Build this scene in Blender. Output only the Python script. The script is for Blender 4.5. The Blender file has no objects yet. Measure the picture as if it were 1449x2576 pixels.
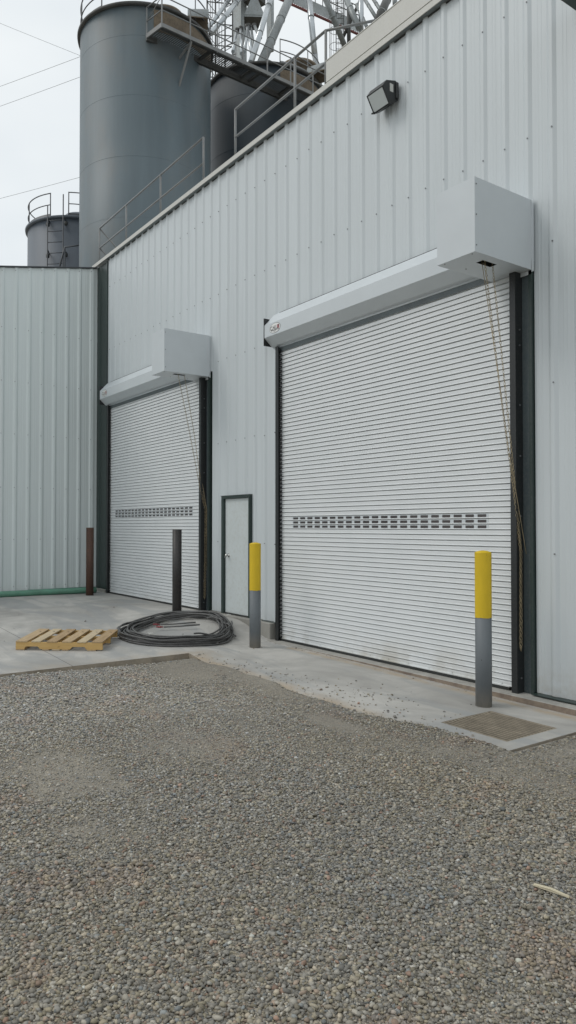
import bpy, bmesh, math, random
import numpy as np
from mathutils import Vector, Matrix
random.seed(7); rng = np.random.default_rng(11)
SC = bpy.context.scene
COL = SC.collection
PI = math.pi
# ---------------------------------------------------------------- camera survey
F, CX, CY, EYE = 1850.0, 724.5, 1288.0, 1.8
YAW = math.atan(1330.5/F); PIT = math.atan(36/F)
FW = Vector((-math.cos(YAW)*math.cos(PIT), math.sin(YAW)*math.cos(PIT), math.sin(PIT)))
RT = Vector((math.sin(YAW), math.cos(YAW), 0)); UP = RT.cross(FW)
CAM = Vector((0, 0, EYE))
def at(u, v, dep):            # surveyed sight line at a given distance -> world point
    return CAM + (FW + RT*((u-CX)/F) - UP*((v-CY)/F))*dep
def on(u, v, ax, val):        # surveyed sight line met with a world plane
    d = FW + RT*((u-CX)/F) - UP*((v-CY)/F); i = 'xyz'.index(ax)
    return CAM + d*((val-CAM[i])/d[i])
# ---------------------------------------------------------------- materials
def lin(c):
    return tuple(((x/255)/12.92 if x/255 <= .04045 else ((x/255+.055)/1.055)**2.4) for x in c)
class NT:
    def __init__(s, name):
        s.m = bpy.data.materials.new(name); s.m.use_nodes = True
        s.t = s.m.node_tree; s.n = s.t.nodes; s.b = s.n['Principled BSDF']
    def add(s, typ, **k):
        nd = s.n.new(typ)
        for a, v in k.items():
            if a.startswith('i_'): nd.inputs[a[2:].replace('_', ' ')].default_value = v
            else: setattr(nd, a, v)
        return nd
    def link(s, a, b): s.t.links.new(a, b)
    def coord(s, scale=(1, 1, 1), kind='Object'):
        tc = s.add('ShaderNodeTexCoord'); mp = s.add('ShaderNodeMapping')
        mp.inputs['Scale'].default_value = scale
        s.link(tc.outputs[kind], mp.inputs['Vector']); return mp.outputs['Vector']
    def noise(s, scale, detail=4, rough=.55, vec=None, dist=0):
        nd = s.add('ShaderNodeTexNoise'); nd.inputs['Scale'].default_value = scale
        nd.inputs['Detail'].default_value = detail; nd.inputs['Roughness'].default_value = rough
        nd.inputs['Distortion'].default_value = dist
        if vec is None: vec = s.coord()
        s.link(vec, nd.inputs['Vector']); return nd.outputs['Fac']
    def ramp(s, fac, stops):
        r = s.add('ShaderNodeValToRGB'); e = r.color_ramp.elements
        while len(e) < len(stops): e.new(.5)
        for i, (p, c) in enumerate(stops):
            e[i].position = p; e[i].color = (c if len(c) == 4 else (*c, 1)) if not isinstance(c, (int, float)) else (c, c, c, 1)
        s.link(fac, r.inputs['Fac']); return r.outputs['Color']
    def mix(s, fac, a, b, mode='MIX'):
        m = s.add('ShaderNodeMix', data_type='RGBA', blend_type=mode)
        if isinstance(fac, (int, float)): m.inputs[0].default_value = fac
        else: s.link(fac, m.inputs[0])
        for sock, v in ((m.inputs[6], a), (m.inputs[7], b)):
            if isinstance(v, tuple): sock.default_value = (*v[:3], 1)
            else: s.link(v, sock)
        return m.outputs[2]
    def math(s, op, a, b=0.0, clamp=False):
        m = s.add('ShaderNodeMath', operation=op, use_clamp=clamp)
        for k, v in ((0, a), (1, b)):
            if isinstance(v, (int, float)): m.inputs[k].default_value = v
            else: s.link(v, m.inputs[k])
        return m.outputs[0]
    def bump(s, h, strength=.3, dist=.01):
        b = s.add('ShaderNodeBump'); b.inputs['Strength'].default_value = strength
        b.inputs['Distance'].default_value = dist
        s.link(h, b.inputs['Height']); s.link(b.outputs[0], s.b.inputs['Normal'])
    def base(s, c):
        if isinstance(c, tuple): s.b.inputs['Base Color'].default_value = (*c[:3], 1)
        else: s.link(c, s.b.inputs['Base Color'])
    def rough(s, r): s.b.inputs['Roughness'].default_value = r
def painted(name, col, rough=.45, metal=0, var=.12, scale=3, streak=True, bump=.0, dirt=None, stretch=(1, 1, .12)):
    n = NT(name); v = n.coord(stretch if streak else (1, 1, 1))
    f = n.noise(scale, 5, .6, v); f2 = n.noise(scale*11, 3, .6, n.coord())
    c = n.mix(n.ramp(f, [(.3, 0), (.7, 1)]), tuple(x*(1-var) for x in col), tuple(min(1, x*(1+var*.6)) for x in col))
    if dirt: c = n.mix(n.ramp(f2, [(.45, 0), (.8, .8)]), c, dirt)
    n.base(c); n.rough(rough); n.b.inputs['Metallic'].default_value = metal
    if bump: n.bump(f2, bump, .004)
    return n.m
M = {}
# white ribbed steel wall: faint vertical wash, chalky
def wall_mat(name, col):
    n = NT(name); sep = n.add('ShaderNodeSeparateXYZ'); tc = n.add('ShaderNodeTexCoord'); n.link(tc.outputs['Object'], sep.inputs[0])
    a = n.noise(2.2, 5, .6, n.coord((1, 1, .05))); b = n.noise(14, 4, .6, n.coord((1, 1, .03)))
    c = n.mix(n.ramp(a, [(.3, 0), (.7, 1)]), tuple(x*.93 for x in col), col)
    c = n.mix(n.math('MULTIPLY', n.ramp(b, [(.5, 0), (.75, 1)]), .35), c, tuple(x*.84 for x in col))
    # splash dirt just above the ground
    z = n.math('SUBTRACT', 1.0, n.math('MULTIPLY', sep.outputs[2], 1.6), True)
    d = n.math('MULTIPLY', n.math('MULTIPLY', z, z), n.ramp(n.noise(9, 5, .7), [(.35, .15), (.7, .8)]))
    c = n.mix(d, c, (.36, .32, .26))
    n.base(c); n.rough(.42); n.bump(n.noise(1.4, 3, .5, n.coord((1, 1, .3))), .25, .02)
    return n.m
M['wall'] = wall_mat('white_steel_wall', (.585, .628, .648))
M['annexwall'] = wall_mat('white_steel_annex', (.66, .72, .72))
M['trim'] = painted('cream_trim', (.55, .545, .51), .5, var=.04, dirt=(.50, .49, .45))
M['white'] = painted('white_sheet_metal', (.575, .615, .64), .38, var=.04, scale=2, streak=False, bump=.04)
M['slat'] = painted('white_slats', (.64, .66, .665), .4, var=.05, scale=5, streak=False, bump=.05)
def slat_mat():
    n = NT('white_door_slats'); tc = n.add('ShaderNodeTexCoord'); sep = n.add('ShaderNodeSeparateXYZ'); n.link(tc.outputs['Object'], sep.inputs[0])
    a = n.noise(3, 5, .6)
    c = n.mix(n.ramp(a, [(.3, 0), (.7, 1)]), (.655, .68, .69), (.695, .715, .725))
    z = n.math('SUBTRACT', 1.0, n.math('MULTIPLY', sep.outputs[2], 2.1), True)
    d = n.math('MULTIPLY', n.math('POWER', z, 1.6), n.ramp(n.noise(1.6, 6, .6), [(.46, .04), (.64, .8)]))
    c = n.mix(d, c, (.37, .34, .27)); n.base(c); n.rough(.42)
    return n.m
M['slat'] = slat_mat()
M['black'] = painted('black_painted_steel', (.014, .017, .019), .42, var=.3, scale=6, dirt=(.05, .05, .045))
M['darkgreen'] = painted('dark_green_trim', (.022, .040, .036), .4, var=.2, scale=4, dirt=(.055, .065, .06))
M['jamb'] = painted('grey_green_jamb', (.075, .098, .105), .45, var=.25, scale=4, dirt=(.13, .14, .14))
M['pitdark'] = painted('shade_black_steel', (.020, .018, .015), .8, streak=False)  # painted shade: near-black for the grate bar sides and the pit
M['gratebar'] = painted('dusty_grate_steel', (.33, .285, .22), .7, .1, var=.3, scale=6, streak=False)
M['rubber'] = painted('rubber_seal', (.03, .032, .03), .8, var=.3, streak=False)
M['screw'] = painted('zinc_screw', (.20, .21, .22), .4, .6, streak=False)
M['galv'] = painted('galvanised_steel', (.50, .53, .55), .30, .85, var=.25, scale=1.2, dirt=(.38, .40, .40))
M['galvdull'] = painted('dull_galvanised_steel', (.26, .285, .29), .5, .45, var=.3, scale=1.2, dirt=(.16, .15, .13))
M['railing'] = painted('grey_painted_rail', (.19, .20, .205), .5, .1, var=.2, scale=2, dirt=(.22, .20, .17))
M['raildark'] = painted('dark_grey_rail', (.075, .082, .09), .5, .1, var=.2, scale=2)
M['rust'] = painted('dusty_rust_brown', (.17, .135, .095), .85, var=.4, scale=1.2, streak=False, dirt=(.075, .06, .045))
M['redsteel'] = painted('red_oxide_steel', (.17, .055, .05), .6, var=.3)
M['darksteel'] = painted('dark_weathered_steel', (.06, .065, .065), .6, .2, var=.3, dirt=(.11, .09, .07))
M['brass'] = painted('yellow_zinc_chain', (.42, .345, .22), .45, .5, var=.35, scale=9, streak=False)
M['yellow'] = painted('yellow_bollard_paint', (.68, .47, .014), .42, var=.10, scale=6, dirt=(.50, .34, .03), bump=.08)
M['greypaint'] = painted('grey_bollard_paint', (.165, .185, .20), .48, var=.14, scale=6, dirt=(.21, .21, .205), bump=.1)
def bollard_mat(name, col, chip, dust):
    n = NT(name); co = n.coord(); tc = n.add('ShaderNodeSeparateXYZ'); n.link(co, tc.inputs[0]); z = tc.outputs[2]
    a = n.noise(5, 5, .6, n.coord((1, 1, .4))); c = n.mix(n.ramp(a, [(.3, 0), (.7, 1)]), tuple(x*.88 for x in col), tuple(x*1.08 for x in col))
    sc = n.noise(9, 6, .75, n.coord((3.5, 3.5, .8)), 1.5); c = n.mix(n.math('MULTIPLY', n.ramp(sc, [(.62, 0), (.70, 1)]), .35), c, dust)
    ch = n.noise(34, 3, .6, n.coord((1, 1, .7))); c = n.mix(n.ramp(ch, [(.715, 0), (.73, 1)]), c, chip)
    if dust:
        d = n.math('SUBTRACT', 1.0, n.math('MULTIPLY', z, 4.5), True); c = n.mix(n.math('MULTIPLY', d, n.ramp(sc, [(.3, .35), (.6, 1)])), c, (.27, .25, .215))
    n.base(c); n.rough(.58); n.bump(n.noise(16, 4, .6), .2, .008); return n.m
M['yellow'] = bollard_mat('yellow_bollard_paint', (.68, .47, .014), (.12, .09, .03), (.50, .36, .06))
M['greypaint'] = bollard_mat('grey_bollard_paint', (.145, .162, .175), (.06, .05, .045), (.23, .235, .235))
M['mill'] = painted('mill_scale_pipe', (.040, .040, .040), .5, .2, var=.45, scale=4, dirt=(.085, .065, .055))
M['rustpipe'] = painted('rusty_pipe', (.075, .042, .030), .65, .1, var=.5, scale=5, dirt=(.17, .075, .04), bump=.2)
M['cable'] = painted('grey_black_cable_jacket', (.078, .078, .078), .45, var=.5, scale=12, streak=False, dirt=(.20, .195, .185))
M['greenpipe'] = painted('dusty_green_pipe', (.10, .27, .19), .5, var=.25, scale=5, streak=False, dirt=(.22, .28, .22))
M['greendeep'] = painted('deep_green_sheet', (.005, .16, .09), .45, var=.2, scale=5, streak=False)
M['red'] = painted('red_plug', (.24, .05, .055), .5, var=.2, streak=False)
M['chrome'] = painted('satin_chrome', (.6, .6, .58), .2, .95, var=.05, streak=False)
M['doorpaint'] = painted('white_flush_door', (.58, .625, .63), .42, var=.04, scale=2, streak=False, dirt=(.5, .52, .5))
M['ink'] = painted('black_ink', (.02, .02, .022), .5, streak=False)
M['stickerwhite'] = painted('sticker_white', (.78, .78, .76), .4, var=.03, streak=False)
M['stickerred'] = painted('sticker_red', (.36, .04, .06), .4, var=.03, streak=False)
M['tape'] = painted('silver_tag', (.55, .55, .52), .35, .2, streak=False)
def glassy(name, col, rough):
    n = NT(name); n.base(col); n.rough(rough); n.b.inputs['Specular IOR Level'].default_value = .7
    n.bump(n.noise(4, 2), .1, .01); return n.m
M['slot'] = glassy('dark_vision_slot', (.045, .036, .036), .18)
M['lens'] = glassy('prismatic_lamp_glass', (.56, .60, .60), .22)
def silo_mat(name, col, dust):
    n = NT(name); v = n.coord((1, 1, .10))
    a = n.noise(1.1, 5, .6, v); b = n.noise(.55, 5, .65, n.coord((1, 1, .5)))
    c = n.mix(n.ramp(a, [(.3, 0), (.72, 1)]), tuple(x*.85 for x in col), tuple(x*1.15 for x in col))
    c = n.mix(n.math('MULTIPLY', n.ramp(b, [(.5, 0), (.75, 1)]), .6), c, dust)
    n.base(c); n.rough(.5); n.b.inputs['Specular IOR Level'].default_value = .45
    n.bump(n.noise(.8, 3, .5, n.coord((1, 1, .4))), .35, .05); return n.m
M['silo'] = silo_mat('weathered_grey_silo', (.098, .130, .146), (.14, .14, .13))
M['silodark'] = silo_mat('dark_blue_grey_silo', (.030, .042, .052), (.040, .046, .050))  # second silo, its own darker blue-grey paint
M['silofar'] = silo_mat('grey_blue_silo', (.105, .125, .150), (.13, .145, .165))
def concrete(name, col, joint=True, stain=True):
    n = NT(name); co = n.coord()
    a = n.noise(.7, 6, .62, co, .6); b = n.noise(4.5, 6, .7, co); g = n.noise(130, 3, .7, co)
    c = n.mix(n.ramp(a, [(.38, 0), (.60, 1)]), tuple(x*.66 for x in col), tuple(x*1.08 for x in col))
    c = n.mix(n.math('MULTIPLY', n.ramp(b, [(.35, 1), (.6, 0)]), .35), c, tuple(x*.78 for x in col))
    c = n.mix(n.math('MULTIPLY', n.ramp(g, [(.35, 1), (.55, 0)]), .25), c, tuple(x*.6 for x in col))
    if stain:
        sep = n.add('ShaderNodeSeparateXYZ'); n.link(co, sep.inputs[0])
        # trowel-damp darker sweep of cement colour
        sw = n.noise(1.3, 5, .6, n.coord((.35, 1.2, 1)), 1.2)
        c = n.mix(n.math('MULTIPLY', n.ramp(sw, [(.48, 0), (.58, 1)]), .60), c, (col[0]*.60, col[1]*.64, col[2]*.69))
        # tan dust washed against the ledge and the gravel edge
        y = sep.outputs[1]; x = sep.outputs[0]
        d1 = n.math('SUBTRACT', 1.0, n.math('MULTIPLY', n.math('ABSOLUTE', n.math('SUBTRACT', y, 6.40)), 9.0), True)
        d2 = n.math('SUBTRACT', 1.0, n.math('MULTIPLY', n.math('ABSOLUTE', n.math('SUBTRACT', y, 4.86)), 4.5), True)
        xr = n.math('GREATER_THAN', x, -8.9)
        d = n.math('MULTIPLY', n.math('MAXIMUM', d1, d2), xr)
        d = n.math('MULTIPLY', d, n.ramp(n.noise(3, 6, .7, co), [(.33, 0), (.56, .9)]))
        c = n.mix(d, c, (.40, .32, .23))
        d3 = n.math('MULTIPLY', n.math('SUBTRACT', 1.0, n.math('MULTIPLY', n.math('ABSOLUTE', n.math('SUBTRACT', x, -9.0)), 2.4), True),
                    n.ramp(n.noise(4, 6, .7, co), [(.4, 0), (.65, .7)]))
        c = n.mix(n.math('MULTIPLY', d3, n.math('LESS_THAN', y, 5.2)), c, (.38, .31, .23))
        if joint:
            for yy in (3.2, -1.4):
                j = n.math('LESS_THAN', n.math('ABSOLUTE', n.math('SUBTRACT', y, yy)), .006)
                c = n.mix(n.math('MULTIPLY', j, .65), c, (.06, .055, .05))
            j = n.math('MULTIPLY', n.math('LESS_THAN', n.math('ABSOLUTE', n.math('SUBTRACT', x, -9.52)), .007), n.math('GREATER_THAN', y, 5.0))
            c = n.mix(n.math('MULTIPLY', j, .4), c, (.10, .095, .085))
    if stain:
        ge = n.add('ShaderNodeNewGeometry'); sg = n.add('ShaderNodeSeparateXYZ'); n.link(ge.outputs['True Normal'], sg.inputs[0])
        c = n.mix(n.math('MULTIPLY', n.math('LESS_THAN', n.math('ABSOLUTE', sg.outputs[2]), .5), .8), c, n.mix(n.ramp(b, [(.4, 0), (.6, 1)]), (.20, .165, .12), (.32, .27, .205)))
    n.base(c); n.rough(.88)
    n.bump(n.math('ADD', n.math('MULTIPLY', g, .3), b), .22, .006); return n.m
M['concrete'] = concrete('broomed_concrete', (.47, .458, .43))
M['curb'] = concrete('curb_concrete', (.36, .35, .32), False, False)
def ledge_mat():
    n = NT('ledge_concrete_with_tan_wash'); co = n.coord(); b = n.noise(5, 6, .7, co); g = n.noise(90, 3, .7, co)
    c = n.mix(n.ramp(b, [(.35, 0), (.65, 1)]), (.30, .29, .265), (.41, .40, .37))
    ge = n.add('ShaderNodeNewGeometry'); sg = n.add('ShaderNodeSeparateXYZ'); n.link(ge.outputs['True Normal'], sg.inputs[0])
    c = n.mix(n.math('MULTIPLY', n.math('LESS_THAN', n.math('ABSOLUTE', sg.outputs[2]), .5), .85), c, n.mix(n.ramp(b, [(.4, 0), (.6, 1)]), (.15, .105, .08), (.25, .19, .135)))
    n.base(c); n.rough(.9); n.bump(g, .3, .006); return n.m
M['ledge'] = ledge_mat()
def dirt_mat():
    n = NT('sandy_dirt_with_fine_gravel'); co = n.coord()
    a = n.noise(.9, 6, .65, co, .4); b = n.noise(9, 6, .7, co)
    c = n.mix(n.ramp(a, [(.35, 0), (.65, 1)]), (.24, .215, .175), (.34, .305, .245))
    c = n.mix(n.math('MULTIPLY', n.ramp(b, [(.5, 0), (.7, 1)]), .5), c, (.38, .345, .285))
    v = n.add('ShaderNodeTexVoronoi'); v.inputs['Scale'].default_value = 110; n.link(co, v.inputs['Vector'])
    sp = n.add('ShaderNodeSeparateColor'); n.link(v.outputs['Color'], sp.inputs[0])
    c = n.mix(n.math('MULTIPLY', n.math('GREATER_THAN', sp.outputs[0], .45), .75), c, n.mix(sp.outputs[1], (.13, .125, .115), (.33, .31, .27)))
    n.base(c); n.rough(.95)
    n.bump(n.math('ADD', n.math('MULTIPLY', v.outputs['Distance'], -1.2), n.math('MULTIPLY', b, .8)), .6, .012); return n.m
M['dirt'] = dirt_mat()
def stone_mat():
    n = NT('river_pebbles'); at_ = n.add('ShaderNodeAttribute', attribute_name='Col')
    c = n.mix(n.math('MULTIPLY', n.ramp(n.noise(160, 3, .7), [(.3, 0), (.7, 1)]), .35), at_.outputs['Color'], (.12, .115, .10))
    n.base(c); n.rough(.82); return n.m
M['stone'] = stone_mat()
def wood(name, c1, c2):
    n = NT(name); v = n.coord((1.2, 26, 26)); a = n.noise(2.2, 5, .65, v, .8)
    c = n.mix(n.ramp(a, [(.3, 0), (.7, 1)]), c1, c2)
    k = n.noise(5.5, 2, .5, n.coord((1, 2.2, 2))); c = n.mix(n.ramp(k, [(.70, 0), (.76, .75)]), c, tuple(x*.35 for x in c1))
    n.base(c); n.rough(.72); n.bump(a, .25, .003); return n.m
M['board'] = [wood('pine_board_a', (.36, .25, .135), (.54, .41, .25)), wood('pine_board_b', (.44, .35, .22), (.58, .48, .33)), wood('pine_board_c', (.30, .20, .10), (.46, .33, .19))]
M['stringer'] = wood('golden_pine_stringer', (.50, .31, .105), (.62, .42, .17))
M['stick'] = wood('pale_lath', (.50, .44, .30), (.64, .58, .44))
# ---------------------------------------------------------------- mesh builder
class MB:
    def __init__(s): s.v = []; s.f = []; s.mi = []; s.mats = []; s.sm = []
    def m(s, mat):
        if mat not in s.mats: s.mats.append(mat)
        return s.mats.index(mat)
    def poly(s, pts, faces, mat, smooth=False):
        o = len(s.v); k = s.m(mat); s.v += [tuple(p) for p in pts]
        for f in faces: s.f.append([o+i for i in f]); s.mi.append(k); s.sm.append(smooth)
        return s
    def box(s, lo, hi, mat, T=None, bev=0):
        (a, b, c), (d, e, f) = lo, hi
        if bev:
            bm = bmesh.new(); bmesh.ops.create_cube(bm, size=1)
            for v in bm.verts: v.co = Vector(((a+d)/2+v.co.x*(d-a), (b+e)/2+v.co.y*(e-b), (c+f)/2+v.co.z*(f-c)))
            bmesh.ops.bevel(bm, geom=bm.edges[:], offset=bev, segments=1, affect='EDGES')
            bm.verts.ensure_lookup_table(); bm.verts.index_update()
            P = [T @ v.co if T else v.co.copy() for v in bm.verts]
            s.poly(P, [[v.index for v in fc.verts] for fc in bm.faces], mat); bm.free(); return s
        P = [Vector(p) for p in ((a,b,c),(d,b,c),(d,e,c),(a,e,c),(a,b,f),(d,b,f),(d,e,f),(a,e,f))]
        if T: P = [T @ p for p in P]
        return s.poly(P, [(0,3,2,1),(4,5,6,7),(0,1,5,4),(1,2,6,5),(2,3,7,6),(3,0,4,7)], mat)
    def tube(s, path, r, mat, n=10, closed=False, cap=True):
        path = [Vector(p) for p in path]; N = len(path)
        if not isinstance(r, (list, tuple)): r = [r]*N
        pts = []; nrm = None
        for i, p in enumerate(path):
            if closed: t = path[(i+1) % N]-path[i-1]
            else: t = path[min(i+1, N-1)]-path[max(i-1, 0)]
            t.normalize()
            if nrm is None:
                nrm = t.cross(Vector((0, 0, 1)))
                if nrm.length < .05: nrm = t.cross(Vector((1, 0, 0)))
            nrm = (nrm - t*nrm.dot(t)).normalized(); b = t.cross(nrm)
            for k in range(n):
                a = 2*PI*k/n; pts.append(p+(nrm*math.cos(a)+b*math.sin(a))*r[i])
        fs = []
        for i in range(N if closed else N-1):
            j = (i+1) % N
            for k in range(n): fs.append((i*n+k, i*n+(k+1) % n, j*n+(k+1) % n, j*n+k))
        s.poly(pts, fs, mat, True)
        if cap and not closed:
            o = len(s.v)-len(pts); k = s.m(mat)
            s.f.append([o+i for i in range(n)][::-1]); s.mi.append(k); s.sm.append(False)
            s.f.append([o+(N-1)*n+i for i in range(n)]); s.mi.append(k); s.sm.append(False)
        return s
    def lathe(s, c, prof, mat, n=48, a0=0, a1=2*PI, smooth=True):
        full = abs(a1-a0-2*PI) < 1e-6; K = n if full else n+1; P = []
        for (r, z) in prof:
            for k in range(K):
                a = a0+(a1-a0)*k/n; P.append((c[0]+r*math.cos(a), c[1]+r*math.sin(a), c[2]+z))
        fs = [(i*K+k, i*K+(k+1) % K, (i+1)*K+(k+1) % K, (i+1)*K+k) for i in range(len(prof)-1) for k in range(n)]
        return s.poly(P, fs, mat, smooth)
    def prism(s, prof, x0, x1, mat, axis='x', caps=True):   # prof: (a,b) pairs in the other two axes
        def q(x, a, b): return {'x': (x, a, b), 'y': (a, x, b), 'z': (a, b, x)}[axis]
        n = len(prof); P = [q(x0, *p) for p in prof]+[q(x1, *p) for p in prof]
        fs = [(i, (i+1) % n, n+(i+1) % n, n+i) for i in range(n)]
        if caps: fs += [tuple(range(n))[::-1], tuple(range(n, 2*n))]
        return s.poly(P, fs, mat)
    def build(s, name, parent=None, fix=True, origin=None):
        me = bpy.data.meshes.new(name)
        o_ = Vector(origin) if origin else Vector((0, 0, 0))
        me.from_pydata([tuple(Vector(v)-o_) for v in s.v], [], s.f)
        for m in s.mats: me.materials.append(m)
        me.polygons.foreach_set('material_index', s.mi); me.polygons.foreach_set('use_smooth', s.sm)
        if fix:
            bm = bmesh.new(); bm.from_mesh(me); bmesh.ops.recalc_face_normals(bm, faces=bm.faces); bm.to_mesh(me); bm.free()
        ob = bpy.data.objects.new(name, me); ob.location = o_; COL.objects.link(ob)
        if parent:
            ob.parent = parent
            if origin is None and parent.type != 'EMPTY': ob.location = -Vector(parent.location)*0
        return ob
def tag(o, label=None, cat=None, group=None, kind=None):
    for k, v in (('label', label), ('category', cat), ('group', group), ('kind', kind)):
        if v: o[k] = v
    return o
def empty(name, label, cat, loc=(0, 0, 0), group=None, rz=0):
    o = bpy.data.objects.new(name, None); COL.objects.link(o); o.location = loc; o.rotation_euler = (0, 0, rz)
    return tag(o, label, cat, group)
def child(mb, name, root):      # geometry given in world coordinates, root anywhere (no rotation)
    base = Vector((0, 0, 0)); p = root
    while p: base += Vector(p.location); p = p.parent
    mb.v = [tuple(Vector(v)-base) for v in mb.v]
    ob = mb.build(name); ob.parent = root; return ob
def sm(x): x = min(1, max(0, x)); return x*x*(3-2*x)
D = 6.734            # wall plane
# ---------------------------------------------------------------- ground levels
def c_lvl(x, y):     # poured slab: high pad at the far door, falling to the apron
    f = min(.25, .055+.03*(-9.05-x)) if x < -9.05 else .055*(1-sm((x+9.05)/.5))
    wl = .24*sm((-9.5-x)/1.25); w = sm((y-4.9)/1.3)
    return f*(1-w)+wl*w-.055*sm((x+9)/5)*sm((6.58-y)/.08)
def edge_y(x): return 4.84+.05*math.sin(x*2.3)+.03*math.sin(x*6.1+1)+(.18*sm((x+5.1)/.5))
def g_lvl(x, y):     # dirt and gravel surface
    L = .024-.055*sm((y-2.2)/2.5); L = L+(-.045-L)*sm((x+7.0)/3.0)
    L += (.012*math.sin(x*1.7+y)*math.sin(y*1.3-x*.4)+.006*math.sin(x*5.1)*math.sin(y*4.3))*sm((x+9.2)/1.0)
    if x < -9.12 and y < 4.95: return -.06
    e = edge_y(x)
    if -9.12 <= x < -3.9:
        cl = c_lvl(x, max(y, 4.86)); w = sm((y-e+.75)/.6)*sm((x+9.05)/.35)
        L = L*(1-w)+(cl+.010)*w
        if y > e: L = L-.09*sm((y-e)/.09)
    elif x >= -3.9:
        k = sm((y-4.3)/.6); L = L*(1-k)+(c_lvl(x, y)-.010)*k
    else: L = c_lvl(x, y)-.12
    return L
# gravel ground sheet, reaching the horizon
xs = sorted(set([-400, -150, -60, -30, -18] + [round(-17+.25*i, 3) for i in range(30)] + [round(-9.61+.07*i, 3) for i in range(139)] + [.2+.4*i for i in range(16)] + [12, 30, 90, 300]))
ys = sorted(set([-400, -150, -50, -20, -8] + [-6+.4*i for i in range(14)] + [round(-.4+.12*i, 3) for i in range(34)] + [round(3.68+.05*i, 3) for i in range(30)] + [5.3, 5.8, 6.3, 6.8, 10, 20, 60, 300]))
g = MB(); nx, ny = len(xs), len(ys)
P = [(x, y, g_lvl(x, y) if (-17 < x < 8 and -9 < y < 7) else (-.06 if y > 7 or x > 8 else min(0, g_lvl(max(x, -16), y)))) for y in ys for x in xs]
g.poly(P, [(j*nx+i, j*nx+i+1, (j+1)*nx+i+1, (j+1)*nx+i) for j in range(ny-1) for i in range(nx-1)], M['dirt'], True)
tag(g.build('ground', fix=False), kind='structure')
# concrete pad and apron (one poured surface with a hole for the drain)
GX0, GX1, GY0, GY1 = -4.83, -4.07, 5.25, 5.98
cx = sorted(set([round(-17.37+.2*i, 3) for i in range(37)] + [round(-10.1+.1*i, 3) for i in range(62)] + [-9.05, GX0, GX1, -3.9]))
cx = [x for x in cx if x <= -3.9]
cy = sorted(set([-4, -3, -2, -1, 0, 1, 2, 3, 3.6, 4.0, 4.27, 4.42, 4.55, 4.7, 4.82, GY0, GY1] + [round(4.95+.15*i, 3) for i in range(12)] + [6.5, 6.70]))
cy = [y for y in cy if y <= 6.7]
c = MB(); idx = {}
V = [(x, y, c_lvl(x, y)) for y in cy for x in cx]; fs = []
def solid(xm, ym):
    if ym < 4.82 and xm > -9.05: return False
    return not (GX0 < xm < GX1 and GY0 < ym < GY1)
N = len(cx); ok = {}
for j in range(len(cy)-1):
    for i in range(N-1):
        if solid((cx[i]+cx[i+1])/2, (cy[j]+cy[j+1])/2): fs.append((j*N+i, j*N+i+1, (j+1)*N+i+1, (j+1)*N+i)); ok[i, j] = 1
nv = len(V)
def skirt(i0, j0, i1, j1):
    o = len(V); a = V[j0*N+i0]; b = V[j1*N+i1]
    V.append((a[0], a[1], a[2]-.3)); V.append((b[0], b[1], b[2]-.3)); fs.append((j0*N+i0, j1*N+i1, o+1, o))
for (i, j) in list(ok):
    if (i, j-1) not in ok: skirt(i, j, i+1, j)
    if (i, j+1) not in ok: skirt(i+1, j+1, i, j+1)
    if (i+1, j) not in ok: skirt(i+1, j, i+1, j+1)
    if (i-1, j) not in ok: skirt(i, j+1, i, j)
c.poly(V, fs, M['concrete'])
tag(c.build('concrete_apron', fix=False), kind='structure')
# ---------------------------------------------------------------- gravel stones
def vnoise(x, y, seed, sc):
    x = x/sc+seed*17.3; y = y/sc-seed*9.1
    xi = np.floor(x); yi = np.floor(y); fx = x-xi; fy = y-yi; fx = fx*fx*(3-2*fx); fy = fy*fy*(3-2*fy)
    def h(a, b): t = np.sin(a*127.1+b*311.7+seed*74.7)*43758.5453; return t-np.floor(t)
    return (h(xi, yi)*(1-fx)+h(xi+1, yi)*fx)*(1-fy)+(h(xi, yi+1)*(1-fx)+h(xi+1, yi+1)*fx)*fy
def fbm(x, y, seed, sc): return (vnoise(x, y, seed, sc)+.5*vnoise(x, y, seed+3, sc/2.1)+.25*vnoise(x, y, seed+5, sc/4.3))/1.75
gl = np.vectorize(g_lvl, otypes=[float]); cl_ = np.vectorize(c_lvl, otypes=[float])
def sample(n_m2, d0, d1, aa=(-27, 27)):
    # fan in front of the viewpoint, wider than the view on both sides
    A0 = math.radians(aa[0]); A1 = math.radians(aa[1]); area = (A1-A0)/2*(d1*d1-d0*d0); n = int(area*n_m2)
    d = np.sqrt(rng.uniform(d0*d0, d1*d1, n)); a = rng.uniform(A0, A1, n)
    fx, fy = -math.cos(YAW), math.sin(YAW); rx, ry = math.sin(YAW), math.cos(YAW)
    return d*(np.cos(a)*fx+np.sin(a)*rx), d*(np.cos(a)*fy+np.sin(a)*ry), d
def bare(x, y):     # 0 = full gravel, 1 = bare dusty ground
    p = np.clip((fbm(x, y, 2, 1.5)-.60)*6, 0, .85)
    q = np.clip(1-np.abs(x+9.0-0)/3.2, 0, 1)*0
    fr = np.clip((y-np.array([edge_y(a) for a in x])+.50)/.35, 0, 1)*np.clip((-5.6-x)/1.4, 0, 1)*.93        # dirt washed out along the slab
    co = np.clip(1-np.hypot((x+8.25)/1.0, (y-4.35)/.6), 0, 1)*1.7
    la = np.clip(1-np.hypot((x+5.1)/1.3, (y-1.75)/.6), 0, 1)*1.5*np.clip((fbm(x, y, 8, .5)-.30)*4, 0, 1)
    mid = np.clip(1-np.hypot((x+5.35)/.6, (y-4.35)/.25), 0, 1)*1.5
    rt_ = np.clip((x+3.9)/.2, 0, 1)*np.clip((y-4.9)/.3, 0, 1)*.8
    return np.clip(np.maximum.reduce([p*.75, fr, co*.93, np.minimum(la, .72), mid, rt_]), 0, .94)
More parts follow.
